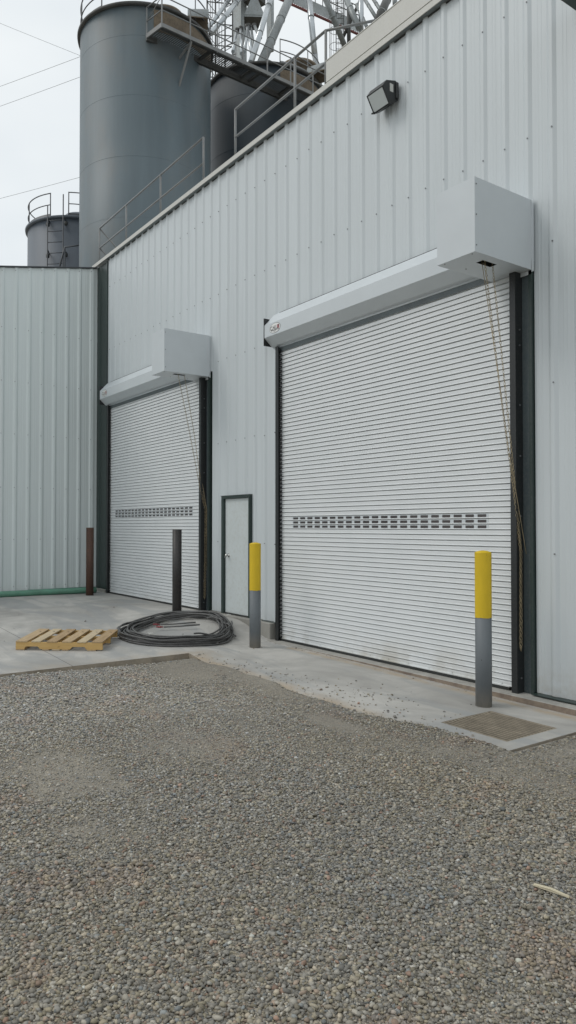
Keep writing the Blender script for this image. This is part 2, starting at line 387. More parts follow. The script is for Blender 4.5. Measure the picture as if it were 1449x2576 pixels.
def pebbles(x, y, z, size, lod):
    n = len(x)
    bm = bmesh.new()
    if lod == 2: bmesh.ops.create_icosphere(bm, subdivisions=2, radius=1)
    elif lod == 1: bmesh.ops.create_icosphere(bm, subdivisions=1, radius=1)
    else:
        vs = [bm.verts.new(p) for p in ((1,0,0),(0,1,0),(-1,0,0),(0,-1,0),(0,0,1))]
        for a, b in ((0,1),(1,2),(2,3),(3,0)): bm.faces.new((vs[a], vs[b], vs[4]))
    bm.verts.ensure_lookup_table(); bm.verts.index_update()
    bv = np.array([v.co[:] for v in bm.verts]); bf = np.array([[v.index for v in f.verts] for f in bm.faces]); bm.free()
    nv_ = len(bv)
    jit = 1+rng.normal(0, .20 if lod else .1, (n, nv_, 1))
    sc = np.stack([size*rng.uniform(.85, 1.45, n), size*rng.uniform(.65, 1.0, n), size*rng.uniform(.42, .75, n)], 1)
    p = bv[None]*jit*sc[:, None, :]
    tx = rng.normal(0, .35, n)[:, None]; tz = rng.uniform(0, 2*PI, n)[:, None]
    y1 = p[..., 1]*np.cos(tx)-p[..., 2]*np.sin(tx); z1 = p[..., 1]*np.sin(tx)+p[..., 2]*np.cos(tx); x1 = p[..., 0]
    x2 = x1*np.cos(tz)-y1*np.sin(tz); y2 = x1*np.sin(tz)+y1*np.cos(tz)
    out = np.stack([x2+x[:, None], y2+y[:, None], z1+z[:, None]], -1)
    # stone colours
    pal = np.array([(.24,.235,.22),(.30,.29,.265),(.20,.20,.195),(.27,.25,.205),(.235,.215,.165),(.33,.30,.25),(.17,.165,.155),(.25,.20,.165),(.42,.41,.39),(.28,.19,.15),(.19,.21,.225)])
    w = np.array([.17,.15,.14,.14,.12,.08,.07,.05,.03,.015,.035]); w = w/w.sum()
    ci = rng.choice(len(pal), n, p=w); colr = pal[ci]*rng.uniform(.66, 1.52, (n, 1))*np.array([1.05, 1.02, .96])
    t = fbm(x, y, 21, 1.3)[:, None]; colr = colr*(1+(t-.5)*np.array([.20, .12, -.02])[None])
    red = np.clip((fbm(x, y, 31, .45)-.68)*7, 0, .25)[:, None]; colr = colr*(1-red)+colr*np.array([1.15, .85, .75])*red
    dry = np.clip((-x-3.6)/3.0, 0, 1)*np.clip((5.0-y)/1.2, .35, 1); colr = colr*(1+dry[:, None]*np.array([.24, .27, .34])[None])
    colr = np.clip(colr, .02, .6)
    return out.reshape(-1, 3), bf, nv_, np.repeat(colr, nv_, 0)
def stone_object(batches, name):
    vs, fs_, cs, base = [], [], [], 0
    for (V_, bf, nv_, C_) in batches:
        n = len(V_)//nv_
        fs_.append((bf[None]+(np.arange(n)*nv_)[:, None, None]).reshape(-1, 3)+base); vs.append(V_); cs.append(C_); base += len(V_)
    V_ = np.concatenate(vs); F_ = np.concatenate(fs_); C_ = np.concatenate(cs)
    me = bpy.data.meshes.new(name); me.vertices.add(len(V_)); me.vertices.foreach_set('co', V_.astype(np.float32).ravel())
    me.loops.add(F_.size); me.loops.foreach_set('vertex_index', F_.astype(np.int32).ravel())
    me.polygons.add(len(F_)); me.polygons.foreach_set('loop_start', (np.arange(len(F_))*3).astype(np.int32))
    me.polygons.foreach_set('use_smooth', np.ones(len(F_), bool))
    me.update(calc_edges=True)
    ca = me.color_attributes.new('Col', 'FLOAT_COLOR', 'POINT')
    ca.data.foreach_set('color', np.concatenate([C_, np.ones((len(C_), 1))], 1).astype(np.float32).ravel())
    me.materials.append(M['stone']); ob = bpy.data.objects.new(name, me); COL.objects.link(ob); return ob
batches = []
for (dens, d0, d1, s0, lod, aa) in ((5500, .9, 9.5, .0085, 0, (-54, -27)), (5500, .9, 9.5, .0085, 0, (27, 54)), (7000, .8, 1.9, .0080, 1, (-27, 27)), (12500, 1.9, 4.6, .0071, 1, (-27, 27)), (9500, 4.6, 7.2, .0074, 1, (-27, 27)), (6000, 7.2, 12.5, .009, 0, (-27, 27))):
    x, y, d = sample(dens, d0, d1, aa)
    free = ~((x < -9.02) & (y < 4.95)) & (y < 5.2)
    ey = np.array([edge_y(a) for a in x]); free &= (y < ey+.03) | (x > -3.85)
    free |= (x > -3.85) & (y < 6.4)
    b = bare(x, y); keep = free & (rng.uniform(0, 1, len(x)) > b)
    x, y, b = x[keep], y[keep], b[keep]
    size = s0*np.minimum(np.exp(rng.normal(0, .33, len(x))), 2.0)*(1-.35*b)
    size = size*(1+.28*(fbm(x, y, 41, 1.1)-.5)*2)
    z = gl(x, y)+size*rng.uniform(-.35, .95, len(x))*(1-b*.6)
    batches.append(pebbles(x, y, z, size, lod))
# stray stones kicked on to the apron
n = 330
x = rng.uniform(-9.0, -4.2, n); e = np.array([edge_y(a) for a in x]); y = e+np.abs(rng.normal(0, .26, n))
cl = rng.uniform(0, 1, n) < .28; x[cl] = -6.1+rng.normal(0, .42, cl.sum()); y[cl] = 5.35+rng.normal(0, .2, cl.sum())
k = (y < 6.4) & ~((x > GX0) & (x < GX1) & (y > GY0) & (y < GY1)); x, y = x[k], y[k]
size = .0085*np.exp(rng.normal(0, .42, len(x))); batches.append(pebbles(x, y, cl_(x, y)+size*.35, size, 1))
px, py = [], []
for (bx_, by_) in ((-9.18, 6.0), (-5.005, 6.085), (-12.05, 6.18)):
    for q in range(9):
        a = rng.uniform(0, 2*PI); d_ = .09+abs(rng.normal(0, .05)); px.append(bx_+math.cos(a)*d_); py.append(by_+math.sin(a)*d_)
for q in range(60): px.append(rng.uniform(-9.3, -4.9)); py.append(6.49-abs(rng.normal(0, .05)))
x = np.array(px); y = np.array(py); size = .0055*np.exp(rng.normal(0, .35, len(x))); batches.append(pebbles(x, y, cl_(x, y)+size*.35, size, 1))
n = 45
x = rng.uniform(-15, -9.3, n); y = rng.uniform(2.2, 6.2, n); size = .006*np.exp(rng.normal(0, .4, n))
batches.append(pebbles(x, y, cl_(x, y)+size*.35, size, 1))
tag(stone_object(batches, 'gravel_stones'), 'loose grey and tan river pebbles covering the yard', 'gravel', kind='stuff')

# ---------------------------------------------------------------- warehouse
wh = empty('warehouse', 'white ribbed steel warehouse with two roller doors and a walk door', 'building', (-8, D, 0))
RIBX = -6.10
def ribbed(mb, axis, a0, a1, lo, hi, plane, out, mat, phase, topf=None):
    """PBR sheet: major ribs every 0.30 m, two minor swages between. a = along, out = +-1 normal direction"""
    prof = [(-.058, 0), (-.019, .022), (.019, .022), (.058, 0), (.115, 0), (.122, .0018), (.132, .0018), (.139, 0), (.161, 0), (.168, .0018), (.178, .0018), (.185, 0)]
    pts = []
    k0 = math.floor((a0-phase)/.3)-1; k1 = math.ceil((a1-phase)/.3)+1
    for k in range(k0, k1):
        for (p, h) in prof: pts.append((phase+.3*k+p, h))
    def hh(a):
        for (p, q) in zip(pts, pts[1:]):
            if p[0] <= a <= q[0]: return p[1]+(q[1]-p[1])*(a-p[0])/(q[0]-p[0])
        return 0
    pts = [(a0, hh(a0))]+[p for p in pts if a0 < p[0] < a1]+[(a1, hh(a1))]
    V = []
    for (a, h) in pts:
        t = hi if topf is None else topf(a)
        for z in (lo, t):
            V.append((a, plane+out*h, z) if axis == 'x' else (plane+out*h, a, z))
    mb.poly(V, [(2*i, 2*i+2, 2*i+3, 2*i+1) for i in range(len(pts)-1)], mat)
EAVE = 8.20
OFF = -6.95
w = MB(); R_ = lambda a, b, lo, hi: ribbed(w, 'x', a, b, lo, hi, D, -1, M['wall'], RIBX)
R_(-16.74, -16.40, .30, 4.65); R_(-16.74, -11.74, 4.65, EAVE)
R_(-11.74, -11.28, .27, 4.65); R_(-11.28, -10.40, 2.32, 4.65); R_(-10.40, -9.53, .27, 4.65)
R_(-11.74, -9.53, 4.65, EAVE); R_(-9.53, -4.83, 4.65, EAVE); R_(-4.83, 5.0, .035, EAVE)
# body behind the sheet: roof, back and end walls
def slab(mb, lo, hi, mat): mb.box(lo, hi, mat)
w.poly([(-17.37, D+.05, EAVE-.02), (5, D+.05, EAVE-.02), (5, 15, EAVE+.25), (-17.37, 15, EAVE+.25)], [(0, 1, 2, 3)], M['white'])
w.poly([(-17.36, 15, 0), (5, 15, 0), (5, 15, EAVE+.25), (-17.36, 15, EAVE+.25)], [(0, 1, 2, 3)], M['white'])
for X in (-17.36, 5.0): w.poly([(X, D+.05, 0), (X, 15, 0), (X, 15, EAVE+.25), (X, D+.05, EAVE-.02)], [(0, 1, 2, 3)], M['white'])
w.box((-17.3, D+.06, 0), (5, D+.12, EAVE-.1), M['darksteel'])
WALLMB = w
t = MB()    # eave flashing: face, drip lip, closure shadow strip
t.prism([(D-.070, 8.195), (D-.082, 8.195), (D-.082, 8.270), (D+.30, 8.31), (D+.30, 8.30), (D-.070, 8.262)], -17.60, 5.0, M['trim'])
t.prism([(D-.082, 8.195), (D-.090, 8.184), (D-.084, 8.180), (D-.07, 8.190)], -17.60, 5.0, M['trim'])
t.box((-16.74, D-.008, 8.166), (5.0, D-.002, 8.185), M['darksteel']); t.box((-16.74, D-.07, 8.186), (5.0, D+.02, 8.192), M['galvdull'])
child(t, 'eave_flashing', wh)
t = MB(); t.box((-8.33, D-.055, 8.312), (5.0, D+.5, 8.62), M['trim']); t.box((-8.34, D-.062, 8.6205), (5, D+.51, 8.632), M['trim'])
child(t, 'parapet', wh)
t = MB()    # foundation: curbs and ledge
t.box((-16.58, 6.62, -.1), (-17.37, D+.05, .30), M['curb'], bev=.008)
t.box((-11.76, 6.575, -.1), (-9.64, D+.04, .262), M['curb'], bev=.010)
t.box((-16.58, 6.66, -.1), (-11.76, D+.04, .238), M['curb'])
t.box((-9.639, 6.50, -.2), (5.0, D+.04, .010), M['ledge'], bev=.006)
child(t, 'foundation', wh)
t = MB()    # base flashing scraps
t.box((-10.0, 6.66, .262), (-9.57, 6.70, .272), M['darkgreen']); t.prism([(6.64, .028), (6.735, .034), (6.735, .03), (6.64, .022)], -4.83, 5.0, M['darkgreen'])
child(t, 'base_flashing', wh)
t = WALLMB    # screws
for k in range(-36, 38):
    x = RIBX+.30*k
    for z in (7.51, 6.01, 4.78, 3.3, 1.52):
        if x < -16.8: continue
        if z < 4.7 and (-16.5 < x < -11.7 or -9.6 < x < -4.8): continue
        if z < 2.4 and -11.5 < x < -10.3: continue
        xx = x+.012; zz = z+random.uniform(-.012, .012)
        t.tube([(xx, D-.020, zz), (xx, D-.031, zz)], .0085, M['screw'], 6)
child(t, 'wall', wh)
t = MB()    # corner post, dark green channel in the inside corner
t.box((-17.36, D-.012, .30), (-16.74, D+.02, 8.16), M['darkgreen'])
t.box((-16.78, D-.034, .30), (-16.735, D-.010, 8.16), M['darkgreen'])
t.prism([(-17.36, D-.03), (-17.20, D-.03), (-17.14, D-.0121), (-17.36, D-.0121)], .30, 8.16, M['darkgreen'], 'z')
child(t, 'corner_post', wh)
t = MB()    # green canopy edge high above
t.prism([(-4.245, 7.00), (-4.02, 7.00), (-4.02, 7.16), (-4.245, 7.16)], D-.03, 5.85, M['darkgreen'], 'y')
child(t, 'canopy_edge', wh)

# ---- roller doors
def roller(off, zb, zt, zlab, right_light):
    X0, X1 = -9.50+off, -5.10+off; YC = 6.685; PT = .0635
    m = MB(); prof = [(.014, .0), (.014, .0045), (-.0135, .0048), (-.0165, .008), (-.0155, .013), (-.009, .019), (-.008, .050), (-.005, .0575), (.002, .0600), (.014, .0602)]
    z = zb+.036; rows = []; k = 0; pts = []
    while z < zt: 
        pts += [(YC+dy, z+dz) for dy, dz in prof]; rows.append(z); z += PT
    V = []
    for (y, zz) in pts: V += [(X0, y, zz), (X1, y, zz)]
    m.poly(V, [(2*i, 2*i+1, 2*i+3, 2*i+2) for i in range(len(pts)-1)], M['slat'])
    m.poly([(X0, YC+.03, zb), (X1, YC+.03, zb), (X1, YC+.03, zt), (X0, YC+.03, zt)], [(0, 1, 2, 3)], M['slat'])
    rd = child(m, 'roller_door', wh); rd['label'] = zlab
    v = MB(); zc = rows[27]; sx0, sx1 = -9.14+off, -5.44+off; n = 21; pit = (sx1-sx0+.055)/n
    for r in range(3):
        zz = rows[27+r]
        v.box((sx0-.03, YC-.0105, zz+.0185), (sx1+.03, YC-.0075, zz+.0545), M['white'])
        for q in range(n):
            a = sx0+q*pit; b = a+pit-.055; lo, hi = zz+.0185, zz+.0505; ch = .005
            v.prism([(a+ch, lo), (b-ch, lo), (b, lo+ch), (b, hi-ch), (b-ch, hi), (a+ch, hi), (a, hi-ch), (a, lo+ch)], YC-.0125, YC-.004, M['slot'], 'y')
            v.box((a-.004, YC-.0110, hi), (b+.004, YC-.0098, hi+.002), M['white'])
    child(v, 'vision_slots', rd)
    b = MB(); b.box((X0+.04, YC-.022, zb+.0345), (X1-.03, YC+.015, zb+.046), M['slat']); 
    b.box((X0+.04, YC-.030, zb+.001), (X1-.03, YC+.012, zb+.034), M['rubber'])
    for q in range(12):
        xx = X0+.3+q*.36
        b.tube([(xx, YC-.008, zb+.065), (xx, YC-.018, zb+.065)], .010, M['slat'], 8)
    child(b, 'bottom_bar', rd)
    # guides
    G = MB(); gx = -4.976+off
    G.box((gx-.074, 6.600, zb), (gx-.064, 6.612, zt), M['black'])
    G.prism([(gx-.075, 6.598), (gx, 6.598), (gx, D+.0), (gx-.012, D+.0), (gx-.012, 6.610), (gx-.075, 6.610)], zb-.002, zt+.02, M['black'], 'z')
    G.box((gx-.075, 6.640, zb), (gx-.012, 6.655, zt), M['black'])
    for zz in (.16, .55, 2.55, 3.1, 3.75, 3.92, 1.9):
        G.tube([(gx, 6.665, zb+zz), (gx+.010, 6.665, zb+zz)], .010, M['screw'], 8)
    child(G, 'guide_rail', rd)
    G = MB(); gl_ = -9.50+off
    G.prism([(gl_-.02, 6.600), (gl_+.055, 6.600), (gl_+.055, 6.612), (gl_+.0, 6.612), (gl_, D), (gl_-.02, D)], zb-.002, zt+.02, M['black'], 'z')
    q = zb+.04
    while q < zt: G.box((gl_+.055, 6.63, q), (gl_+.064, 6.69, q+.028), M['black']); q += PT
    child(G, 'guide_rail', rd)
    J = MB()
    J.box((gx+.0, D-.016, zb), (gx+.100, D+.03, zt+.02), M['jamb']); J.box((gx+.100, D-.040, zb), (gx+.136, D+.03, zt+.02), M['darkgreen'])
    J.box((gx+.090, D-.022, zb), (gx+.100, D-.016, zt), M['darkgreen'])
    child(J, 'door_jamb', rd); J = MB()
    J.box((gl_-.06, D-.035, zb), (gl_-.02, D+.03, zt), M['darkgreen'])
    child(J, 'door_jamb', rd)
    # hood (eight-sided roll cover)
    H = MB(); hx0 = -9.655+off; hx1 = -5.30+off
    pr = [(D-.01, 5.185), (6.665, 5.185), (6.482, 4.985), (6.482, 4.787), (6.615, 4.667), (6.665, 4.645), (6.665, 4.652), (D-.01, 4.66)]
    H.prism(pr, hx0, hx1, M['white'])
    lip = [(hx0+.02, 6.668, 4.640), (hx1+.25, 6.668, 4.640)]
    H.tube(lip, .014, M['white'], 8)
    H.box((hx0+.12, D-.045, 5.188), (hx1, D-.032, 5.205), M['black'])
    H.box((hx0+.1, 6.662, 4.560), (hx1+.3, 6.672, 4.640), M['jamb'])
    child(H, 'door_hood', rd)
    B = MB(); B.prism([(6.476, 5.102), (D-.03, 5.102), (D-.03, 4.665), (6.476, 4.665)], hx0-.014, hx0-.002, M['black'])
    child(B, 'hood_bracket', rd)
    # motor housing
    K = MB(); bx1 = -4.840+off; bx0 = -5.345+off; by = 5.785; z0, z1 = 4.552, 5.31
    h0, h1, k0, k1 = -5.045+off, -4.955+off, 6.045, 6.27
    K.poly([(bx0, by, z0), (bx1, by, z0), (bx1, D-.005, z0), (bx0, D-.005, z0), (h0, k0, z0), (h1, k0, z0), (h1, k1, z0), (h0, k1, z0)],
           [(0, 1, 5, 4), (1, 2, 6, 5), (2, 3, 7, 6), (3, 0, 4, 7)], M['white'])
    K.box((bx0, by, z0+.0), (bx1, by+.002, z1), M['white']); K.box((bx1-.002, by+.002, z0), (bx1, D-.032, z1), M['white'])
    K.box((bx0, by+.002, z0+.001), (bx0+.002, D-.032, z1), M['white'])
    K.box((bx0+.003, by+.003, z1-.004), (bx1-.003, D-.03, z1-.001), M['white'])
    K.box((bx1-.035, D-.036, z0-.02), (bx1+.030, D-.032, z1+.0), M['white'])
    K.box((bx1-.16, D-.04, z0-.045), (bx1-.0, D-.036, z0-.001), M['white'])
    K.poly([(h0-.05, k0-.05, z0+.12), (h1+.05, k0-.05, z0+.12), (h1+.05, k1+.05, z0+.12), (h0-.05, k1+.05, z0+.12)], [(0, 1, 2, 3)], M['black'])
    K.poly([(h0, k0, z0), (h1, k0, z0), (h1, k1, z0), (h0, k1, z0), (h0, k0, z0+.12), (h1, k0, z0+.12), (h1, k1, z0+.12), (h0, k1, z0+.12)], [(0, 1, 5, 4), (1, 2, 6, 5), (2, 3, 7, 6), (3, 0, 4, 7)], M['black'])
    for zz in (z0+.07, (z0+z1)/2, z1-.07):
        K.tube([(bx1, by+.022, zz), (bx1+.006, by+.022, zz)], .007, M['screw'], 6)
    for xx in (bx1-.06, bx0+.08):
        K.tube([(xx, by+.03, z0), (xx, by+.03, z0-.006)], .006, M['screw'], 6)
    for yy in (6.1, 6.45): K.tube([(bx0+.12, yy, z0), (bx0+.12, yy, z0-.012)], .004, M['screw'], 6)
    child(K, 'motor_housing', rd)
    # maker's oval sticker on the hood front
    S = MB(); sx, sz = -9.36+off, 4.888; yy = 6.482
    def oval(ax, az, y, mat):
        S.prism([(sx+ax*math.cos(a), sz+az*math.sin(a)) for a in [2*PI*i/40 for i in range(40)]], y, y-.001, mat, 'y')
    oval(.150, .078, yy-.0005, M['ink']); oval(.144, .073, yy-.002, M['stickerwhite'])
    cu = bpy.data.curves.new('lettering', 'FONT'); cu.body = 'C.H.I.'; cu.size = .085; cu.extrude = .0004; cu.offset = .0016; cu.align_x = 'CENTER'
    tmp = bpy.data.objects.new('lettering', cu); me = bpy.data.meshes.new_from_object(tmp)
    S.poly([(sx-.036+v.co.x*.92, yy-.0042-v.co.z*.5, sz-.022+v.co.y) for v in me.vertices], [tuple(p.vertices) for p in me.polygons], M['ink'])
    bpy.data.objects.remove(tmp); bpy.data.meshes.remove(me); bpy.data.curves.remove(cu)
    for i in range(3):
        for j in range(3):
            S.box((sx+.062+i*.020, yy-.0050, sz-.020+j*.020), (sx+.0795+i*.020, yy-.0034, sz-.0035+j*.020), M['stickerred'] if (i+j) % 3 else M['ink'])
    S.box((sx-.10, yy-.005, sz-.037), (sx+.118, yy-.0034, sz-.029), M['ink']); S.box((sx-.035, yy-.005, sz-.056), (sx+.03, yy-.0034, sz-.050), M['screw'])
    child(S, 'sticker', rd)
    return rd
roller(0, .010, 4.62, 'large nearer white roller door', True)
roller(OFF, .240, 4.62, 'white roller door nearer the corner', False)
# scuff on the big hood
# ---- walk door
d = MB(); d.box((-11.235, D-.020, .285), (-10.43, D+.03, 2.283), M['doorpaint'], bev=.003)
wd = child(d, 'walk_door', wh)
f = MB()
f.box((-11.315, D-.060, .262), (-11.240, D+.03, 2.335), M['darkgreen']); f.box((-10.425, D-.060, .262), (-10.392, D+.03, 2.335), M['darkgreen'])
f.box((-11.240, D-.060, 2.287), (-10.425, D+.03, 2.335), M['darkgreen']); f.box((-11.240, D-.05, .262), (-10.425, D+.03, .283), M['rubber'])
f.box((-11.325, D-.068, 2.335), (-10.385, D+.0, 2.341), M['darkgreen'])
child(f, 'door_frame', wd)
f = MB(); kx, kz = -11.12, 1.29
f.lathe((0, 0, 0), [(.001, .0), (.034, .0), (.034, .006), (.012, .012), (.011, .035), (.022, .042), (.027, .055), (.024, .068), (.001, .074)], M['chrome'], 20)
f.v = [(kx+a, D-.020-c_, kz+b) for (a, b, c_) in f.v]
f.tube([(kx-.0, D-.09, kz), (kx-.02, D-.095, kz-.045)], .004, M['chrome'], 6)
child(f, 'door_knob', wd)
# ---------------------------------------------------------------- hand chains
def chain_object(paths, cord, name, label):
    m = MB(); L = .0155; 
    for path in paths:
        P = [Vector(p) for p in path]; seg = [(P[i+1]-P[i]).length for i in range(len(P)-1)]; tot = sum(seg)
        n = int(tot/.031); 
        for k in range(n):
            s_ = (k+.5)*tot/n; i = 0
            while i < len(seg)-1 and s_ > seg[i]: s_ -= seg[i]; i += 1
            c0 = P[i]+(P[i+1]-P[i])*(s_/seg[i]); t = (P[i+1]-P[i]).normalized()
            up = Vector((0, 1, 0)); a = t.cross(up)
            if a.length < .1: a = t.cross(Vector((1, 0, 0)))
            a.normalize(); b = t.cross(a)
            tw = (k % 2)*PI/2+.5+random.uniform(-.25, .25); side = a*math.cos(tw)+b*math.sin(tw)
            ring = [c0+t*(.0185*math.cos(q))+side*(.0095*math.sin(q)) for q in [2*PI*j/8 for j in range(8)]]
            m.tube(ring, .0027, M['brass'], 4, closed=True)
    if cord: m.tube(cord, .0035, M['brass'], 6)
    o = Vector(paths[0][0]); m.v = [tuple(Vector(v)-o) for v in m.v]
    ob = m.build(name); ob.location = o; return ob
ch = chain_object(
    [[(-5.005, 6.130, 4.60), (-5.00, 6.35, 3.35), (-4.985, 6.60, 2.0), (-4.955, 6.632, 1.53), (-4.955, 6.622, .50)],
     [(-5.010, 6.262, 4.60), (-5.00, 6.44, 3.35), (-4.985, 6.625, 2.0), (-4.955, 6.650, 1.53), (-4.955, 6.646, .52)],
     [(-4.955, 6.622, .50), (-4.954, 6.634, .47), (-4.955, 6.646, .52)]],
    [(-5.03, 6.115, 4.60), (-4.99, 6.50, 2.6), (-4.945, 6.71, 1.55), (-4.94, 6.716, 1.50)], 'hand_chain', '')
tag(ch, 'long brass chain hanging from the housing of the nearer roller door', 'chain', 'chains beside the roller doors')
tx = on(518, 1282, 'x', -11.90); lb = on(515, 1503, 'x', -11.90)
zt_, zb_ = tx.z, lb.z
ch = chain_object(
    [[(-11.955, 6.130, 4.60), (-11.95, 6.38, 3.5), (-11.935, 6.60, 2.45), (-11.905, tx.y-.012, zt_), (-11.902, lb.y-.012, zb_)],
     [(-11.960, 6.262, 4.60), (-11.95, 6.47, 3.5), (-11.935, 6.63, 2.45), (-11.905, tx.y+.014, zt_), (-11.902, lb.y+.013, zb_+.02)],
     [(-11.902, lb.y-.012, zb_), (-11.901, lb.y, zb_-.03), (-11.902, lb.y+.013, zb_+.02)]],
    [(-11.93, 6.63, 2.6), (-11.89, 6.705, zt_), (-11.889, 6.71, 1.0)], 'hand_chain', '')
tag(ch, 'brass chain on the farther roller door, left of the walk door', 'chain', 'chains beside the roller doors')
# ---------------------------------------------------------------- wall pack light
wl = empty('wall_light', 'black flood light with a slanted lens high on the white wall', 'lamp', (-7.0, D-.03, 7.42))
h = MB(); pr = [(6.434, 7.462), (6.50, 7.555), (6.66, 7.600), (6.702, 7.585), (6.702, 7.350), (6.66, 7.320), (6.560, 7.262)]
h.prism(pr, -7.175, -6.865, M['black']); h.box((-7.15, 6.66, 7.36), (-6.84, 6.703, 7.58), M['black'], bev=.01)
h.tube([(-7.165, 6.52, 7.255), (-7.12, 6.52, 7.250)], .012, M['black'], 8)
h.box((-6.8648, 6.56, 7.43), (-6.8630, 6.62, 7.535), M['tape'])
child(h, 'lamp_housing', wl)
ln = MB(); a = Vector((0, 6.434, 7.462)); b = Vector((0, 6.560, 7.262)); nrm = Vector((0, -(b-a).z, (b-a).y)).normalized()*-1
if nrm.y > 0: nrm = -nrm
dr = (b-a); q = [a+dr*.07, a+dr*.93]
V = []
for ex in (0, 1):
    for (x, p) in ((-7.155, q[0]), (-6.885, q[0]), (-6.885, q[1]), (-7.155, q[1])): V.append((x*1.0+(0.012 if x < -7 else -.012)*ex, p.y+nrm.y*.012*ex, p.z+nrm.z*.012*ex))
ln.poly(V, [(4, 5, 6, 7), (0, 1, 5, 4), (1, 2, 6, 5), (2, 3, 7, 6), (3, 0, 4, 7)], M['lens'])
child(ln, 'lamp_glass', wl)
# ---------------------------------------------------------------- annex
XA = -17.37
an = empty('annex', 'lower white ribbed steel annex with a sloping roof edge at left', 'building', (XA, 2, 0))
def atop(y): return 8.15-.19*(D-y)
m = MB(); ribbed(m, 'y', -4.0, D-.01, .325, 8, XA, 1, M['annexwall'], 6.56, atop)
m.poly([(XA-.03, -4, .1), (XA-.03, D-.02, .1), (XA-.03, D-.02, atop(D)), (XA-.03, -4, atop(-4))], [(0, 1, 2, 3)], M['darksteel'])
m.poly([(XA, -4, atop(-4)+.01), (XA, D-.02, atop(D)+.01), (XA-7, D-.02, atop(D)+.01), (XA-7, -4, atop(-4)+.01)], [(0, 1, 2, 3)], M['white'])
for y in (-4, D-.02): m.poly([(XA-.03, y, 0), (XA-7, y, 0), (XA-7, y, atop(y)), (XA-.03, y, atop(y))], [(0, 1, 2, 3)], M['white'])
m.poly([(XA-7, -4, 0), (XA-7, D-.02, 0), (XA-7, D-.02, atop(D)), (XA-7, -4, atop(-4))], [(0, 1, 2, 3)], M['white'])
ANMB = m
m = MB(); y0, y1 = -4.0, D-.05
m.poly([(XA-.2, y0, atop(y0)+.045), (XA+.055, y0, atop(y0)+.03), (XA+.055, y1, atop(y1)+.03), (XA-.2, y1, atop(y1)+.045),
        (XA-.2, y0, atop(y0)+.012), (XA+.055, y0, atop(y0)+.008), (XA+.055, y1, atop(y1)+.008), (XA-.2, y1, atop(y1)+.012)],
       [(0, 1, 2, 3), (4, 5, 6, 7), (1, 2, 6, 5), (0, 1, 5, 4), (2, 3, 7, 6)], M['raildark'])
child(m, 'roof_flashing', an)
m = MB(); m.box((XA-.04, -4, -.05), (XA-.02, D-.12, .33), M['curb']); m.box((XA-.015, -4, .295), (XA+.02, 5.15, .325), M['darksteel'])
child(m, 'foundation', an)
m = MB(); m.box((XA-.01, 5.05, .262), (XA+.06, D-.12, .33), M['greendeep']); 
child(m, 'green_sill', an)
m = ANMB
for k in range(-36, 1):
    y = 6.56+.30*k-.02
    for z in (6.35, 5.13, 3.92, 2.69, 1.5, .42): 
        m.tube([(XA+.020, y, z), (XA+.031, y, z)], .0085, M['screw'], 6)
    m.tube([(XA+.020, y, atop(y)-.07), (XA+.031, y, atop(y)-.07)], .0085, M['screw'], 6)
m.box((XA+.004, 6.58, .33), (XA+.03, 6.615, 8.08), M['annexwall'])
child(m, 'wall', an)
# green pipe lying along the annex
m = MB(); a = Vector((-17.10, -3.0, .325)); b = Vector((-16.62, 6.42, .312))
m.tube([a+(b-a)*(i/24)+Vector((.02*math.sin(i*.5), 0, 0)) for i in range(25)], .066, M['greenpipe'], 16)
ob = m.build('drain_pipe'); tag(ob, 'long dusty pale green pipe lying along the foot of the annex wall', 'pipe')
# ---------------------------------------------------------------- bollards
def bollard(x, y, z0, top, band, mats, label, group=None, r=.084):
    e = empty('bollard', label, 'bollard', (x, y, z0), group)
    m = MB(); base = -.02; h_ = top-z0; s_ = (band-z0) if band else h_
    m.tube([(0, 0, base), (0, 0, s_+(.02 if band else 0))], r, mats[0], 32)
    if not band: m.lathe((0, 0, 0), [(r, h_), (r-.010, h_+.001), (r-.012, h_-.03), (.001, h_-.03)], mats[0], 32)
    if band:
        p = m.build('post'); p.parent = e
        k = MB(); jag = [s_+.0022*math.sin(q*.63)+.0012*math.sin(q*1.57+1) for q in range(40)]; P_ = [((r+.0012)*math.cos(2*PI*q/40), (r+.0012)*math.sin(2*PI*q/40), jag[q]) for q in range(40)]+[((r+.0012)*math.cos(2*PI*q/40), (r+.0012)*math.sin(2*PI*q/40), h_-.006) for q in range(40)]
        k.poly(P_, [(q, (q+1) % 40, 40+(q+1) % 40, 40+q) for q in range(40)], mats[1], True)
        k.lathe((0, 0, 0), [(r+.0012, h_-.006), (r-.004, h_), (r*.5, h_+.012), (.001, h_+.016)], mats[1], 32); 
        for (aa, zz) in ((-2.2, h_-.22), (-2.35, h_-.25), (-2.2, h_-.27), (-2.0, h_-.55)):
            if 'chipped' in label: k.tube([(math.cos(aa)*(r-.002), math.sin(aa)*(r-.002), zz), (math.cos(aa)*(r+.003), math.sin(aa)*(r+.003), zz)], .006, M['ink'], 6)
        p = k.build('painted_band'); p.parent = e
    else:
        p = m.build('post'); p.parent = e
    return e
bollard(-9.18, 6.0, .018, 1.545, .85, (M['greypaint'], M['yellow']), 'grey and yellow bollard with chipped paint, by the white walk door', 'yellow-topped bollards by the big door')
bollard(-5.005, 6.085, -.045, 1.535, .86, (M['greypaint'], M['yellow']), 'grey and yellow bollard next to the floor drain', 'yellow-topped bollards by the big door')
bollard(-12.05, 6.18, .25, 1.745, None, (M['mill'],), 'unpainted black pipe bollard behind the cable coil')
bollard(-16.15, 6.09, .25, 1.77, None, (M['rustpipe'],), 'rusty brown pipe bollard in the corner by the annex')
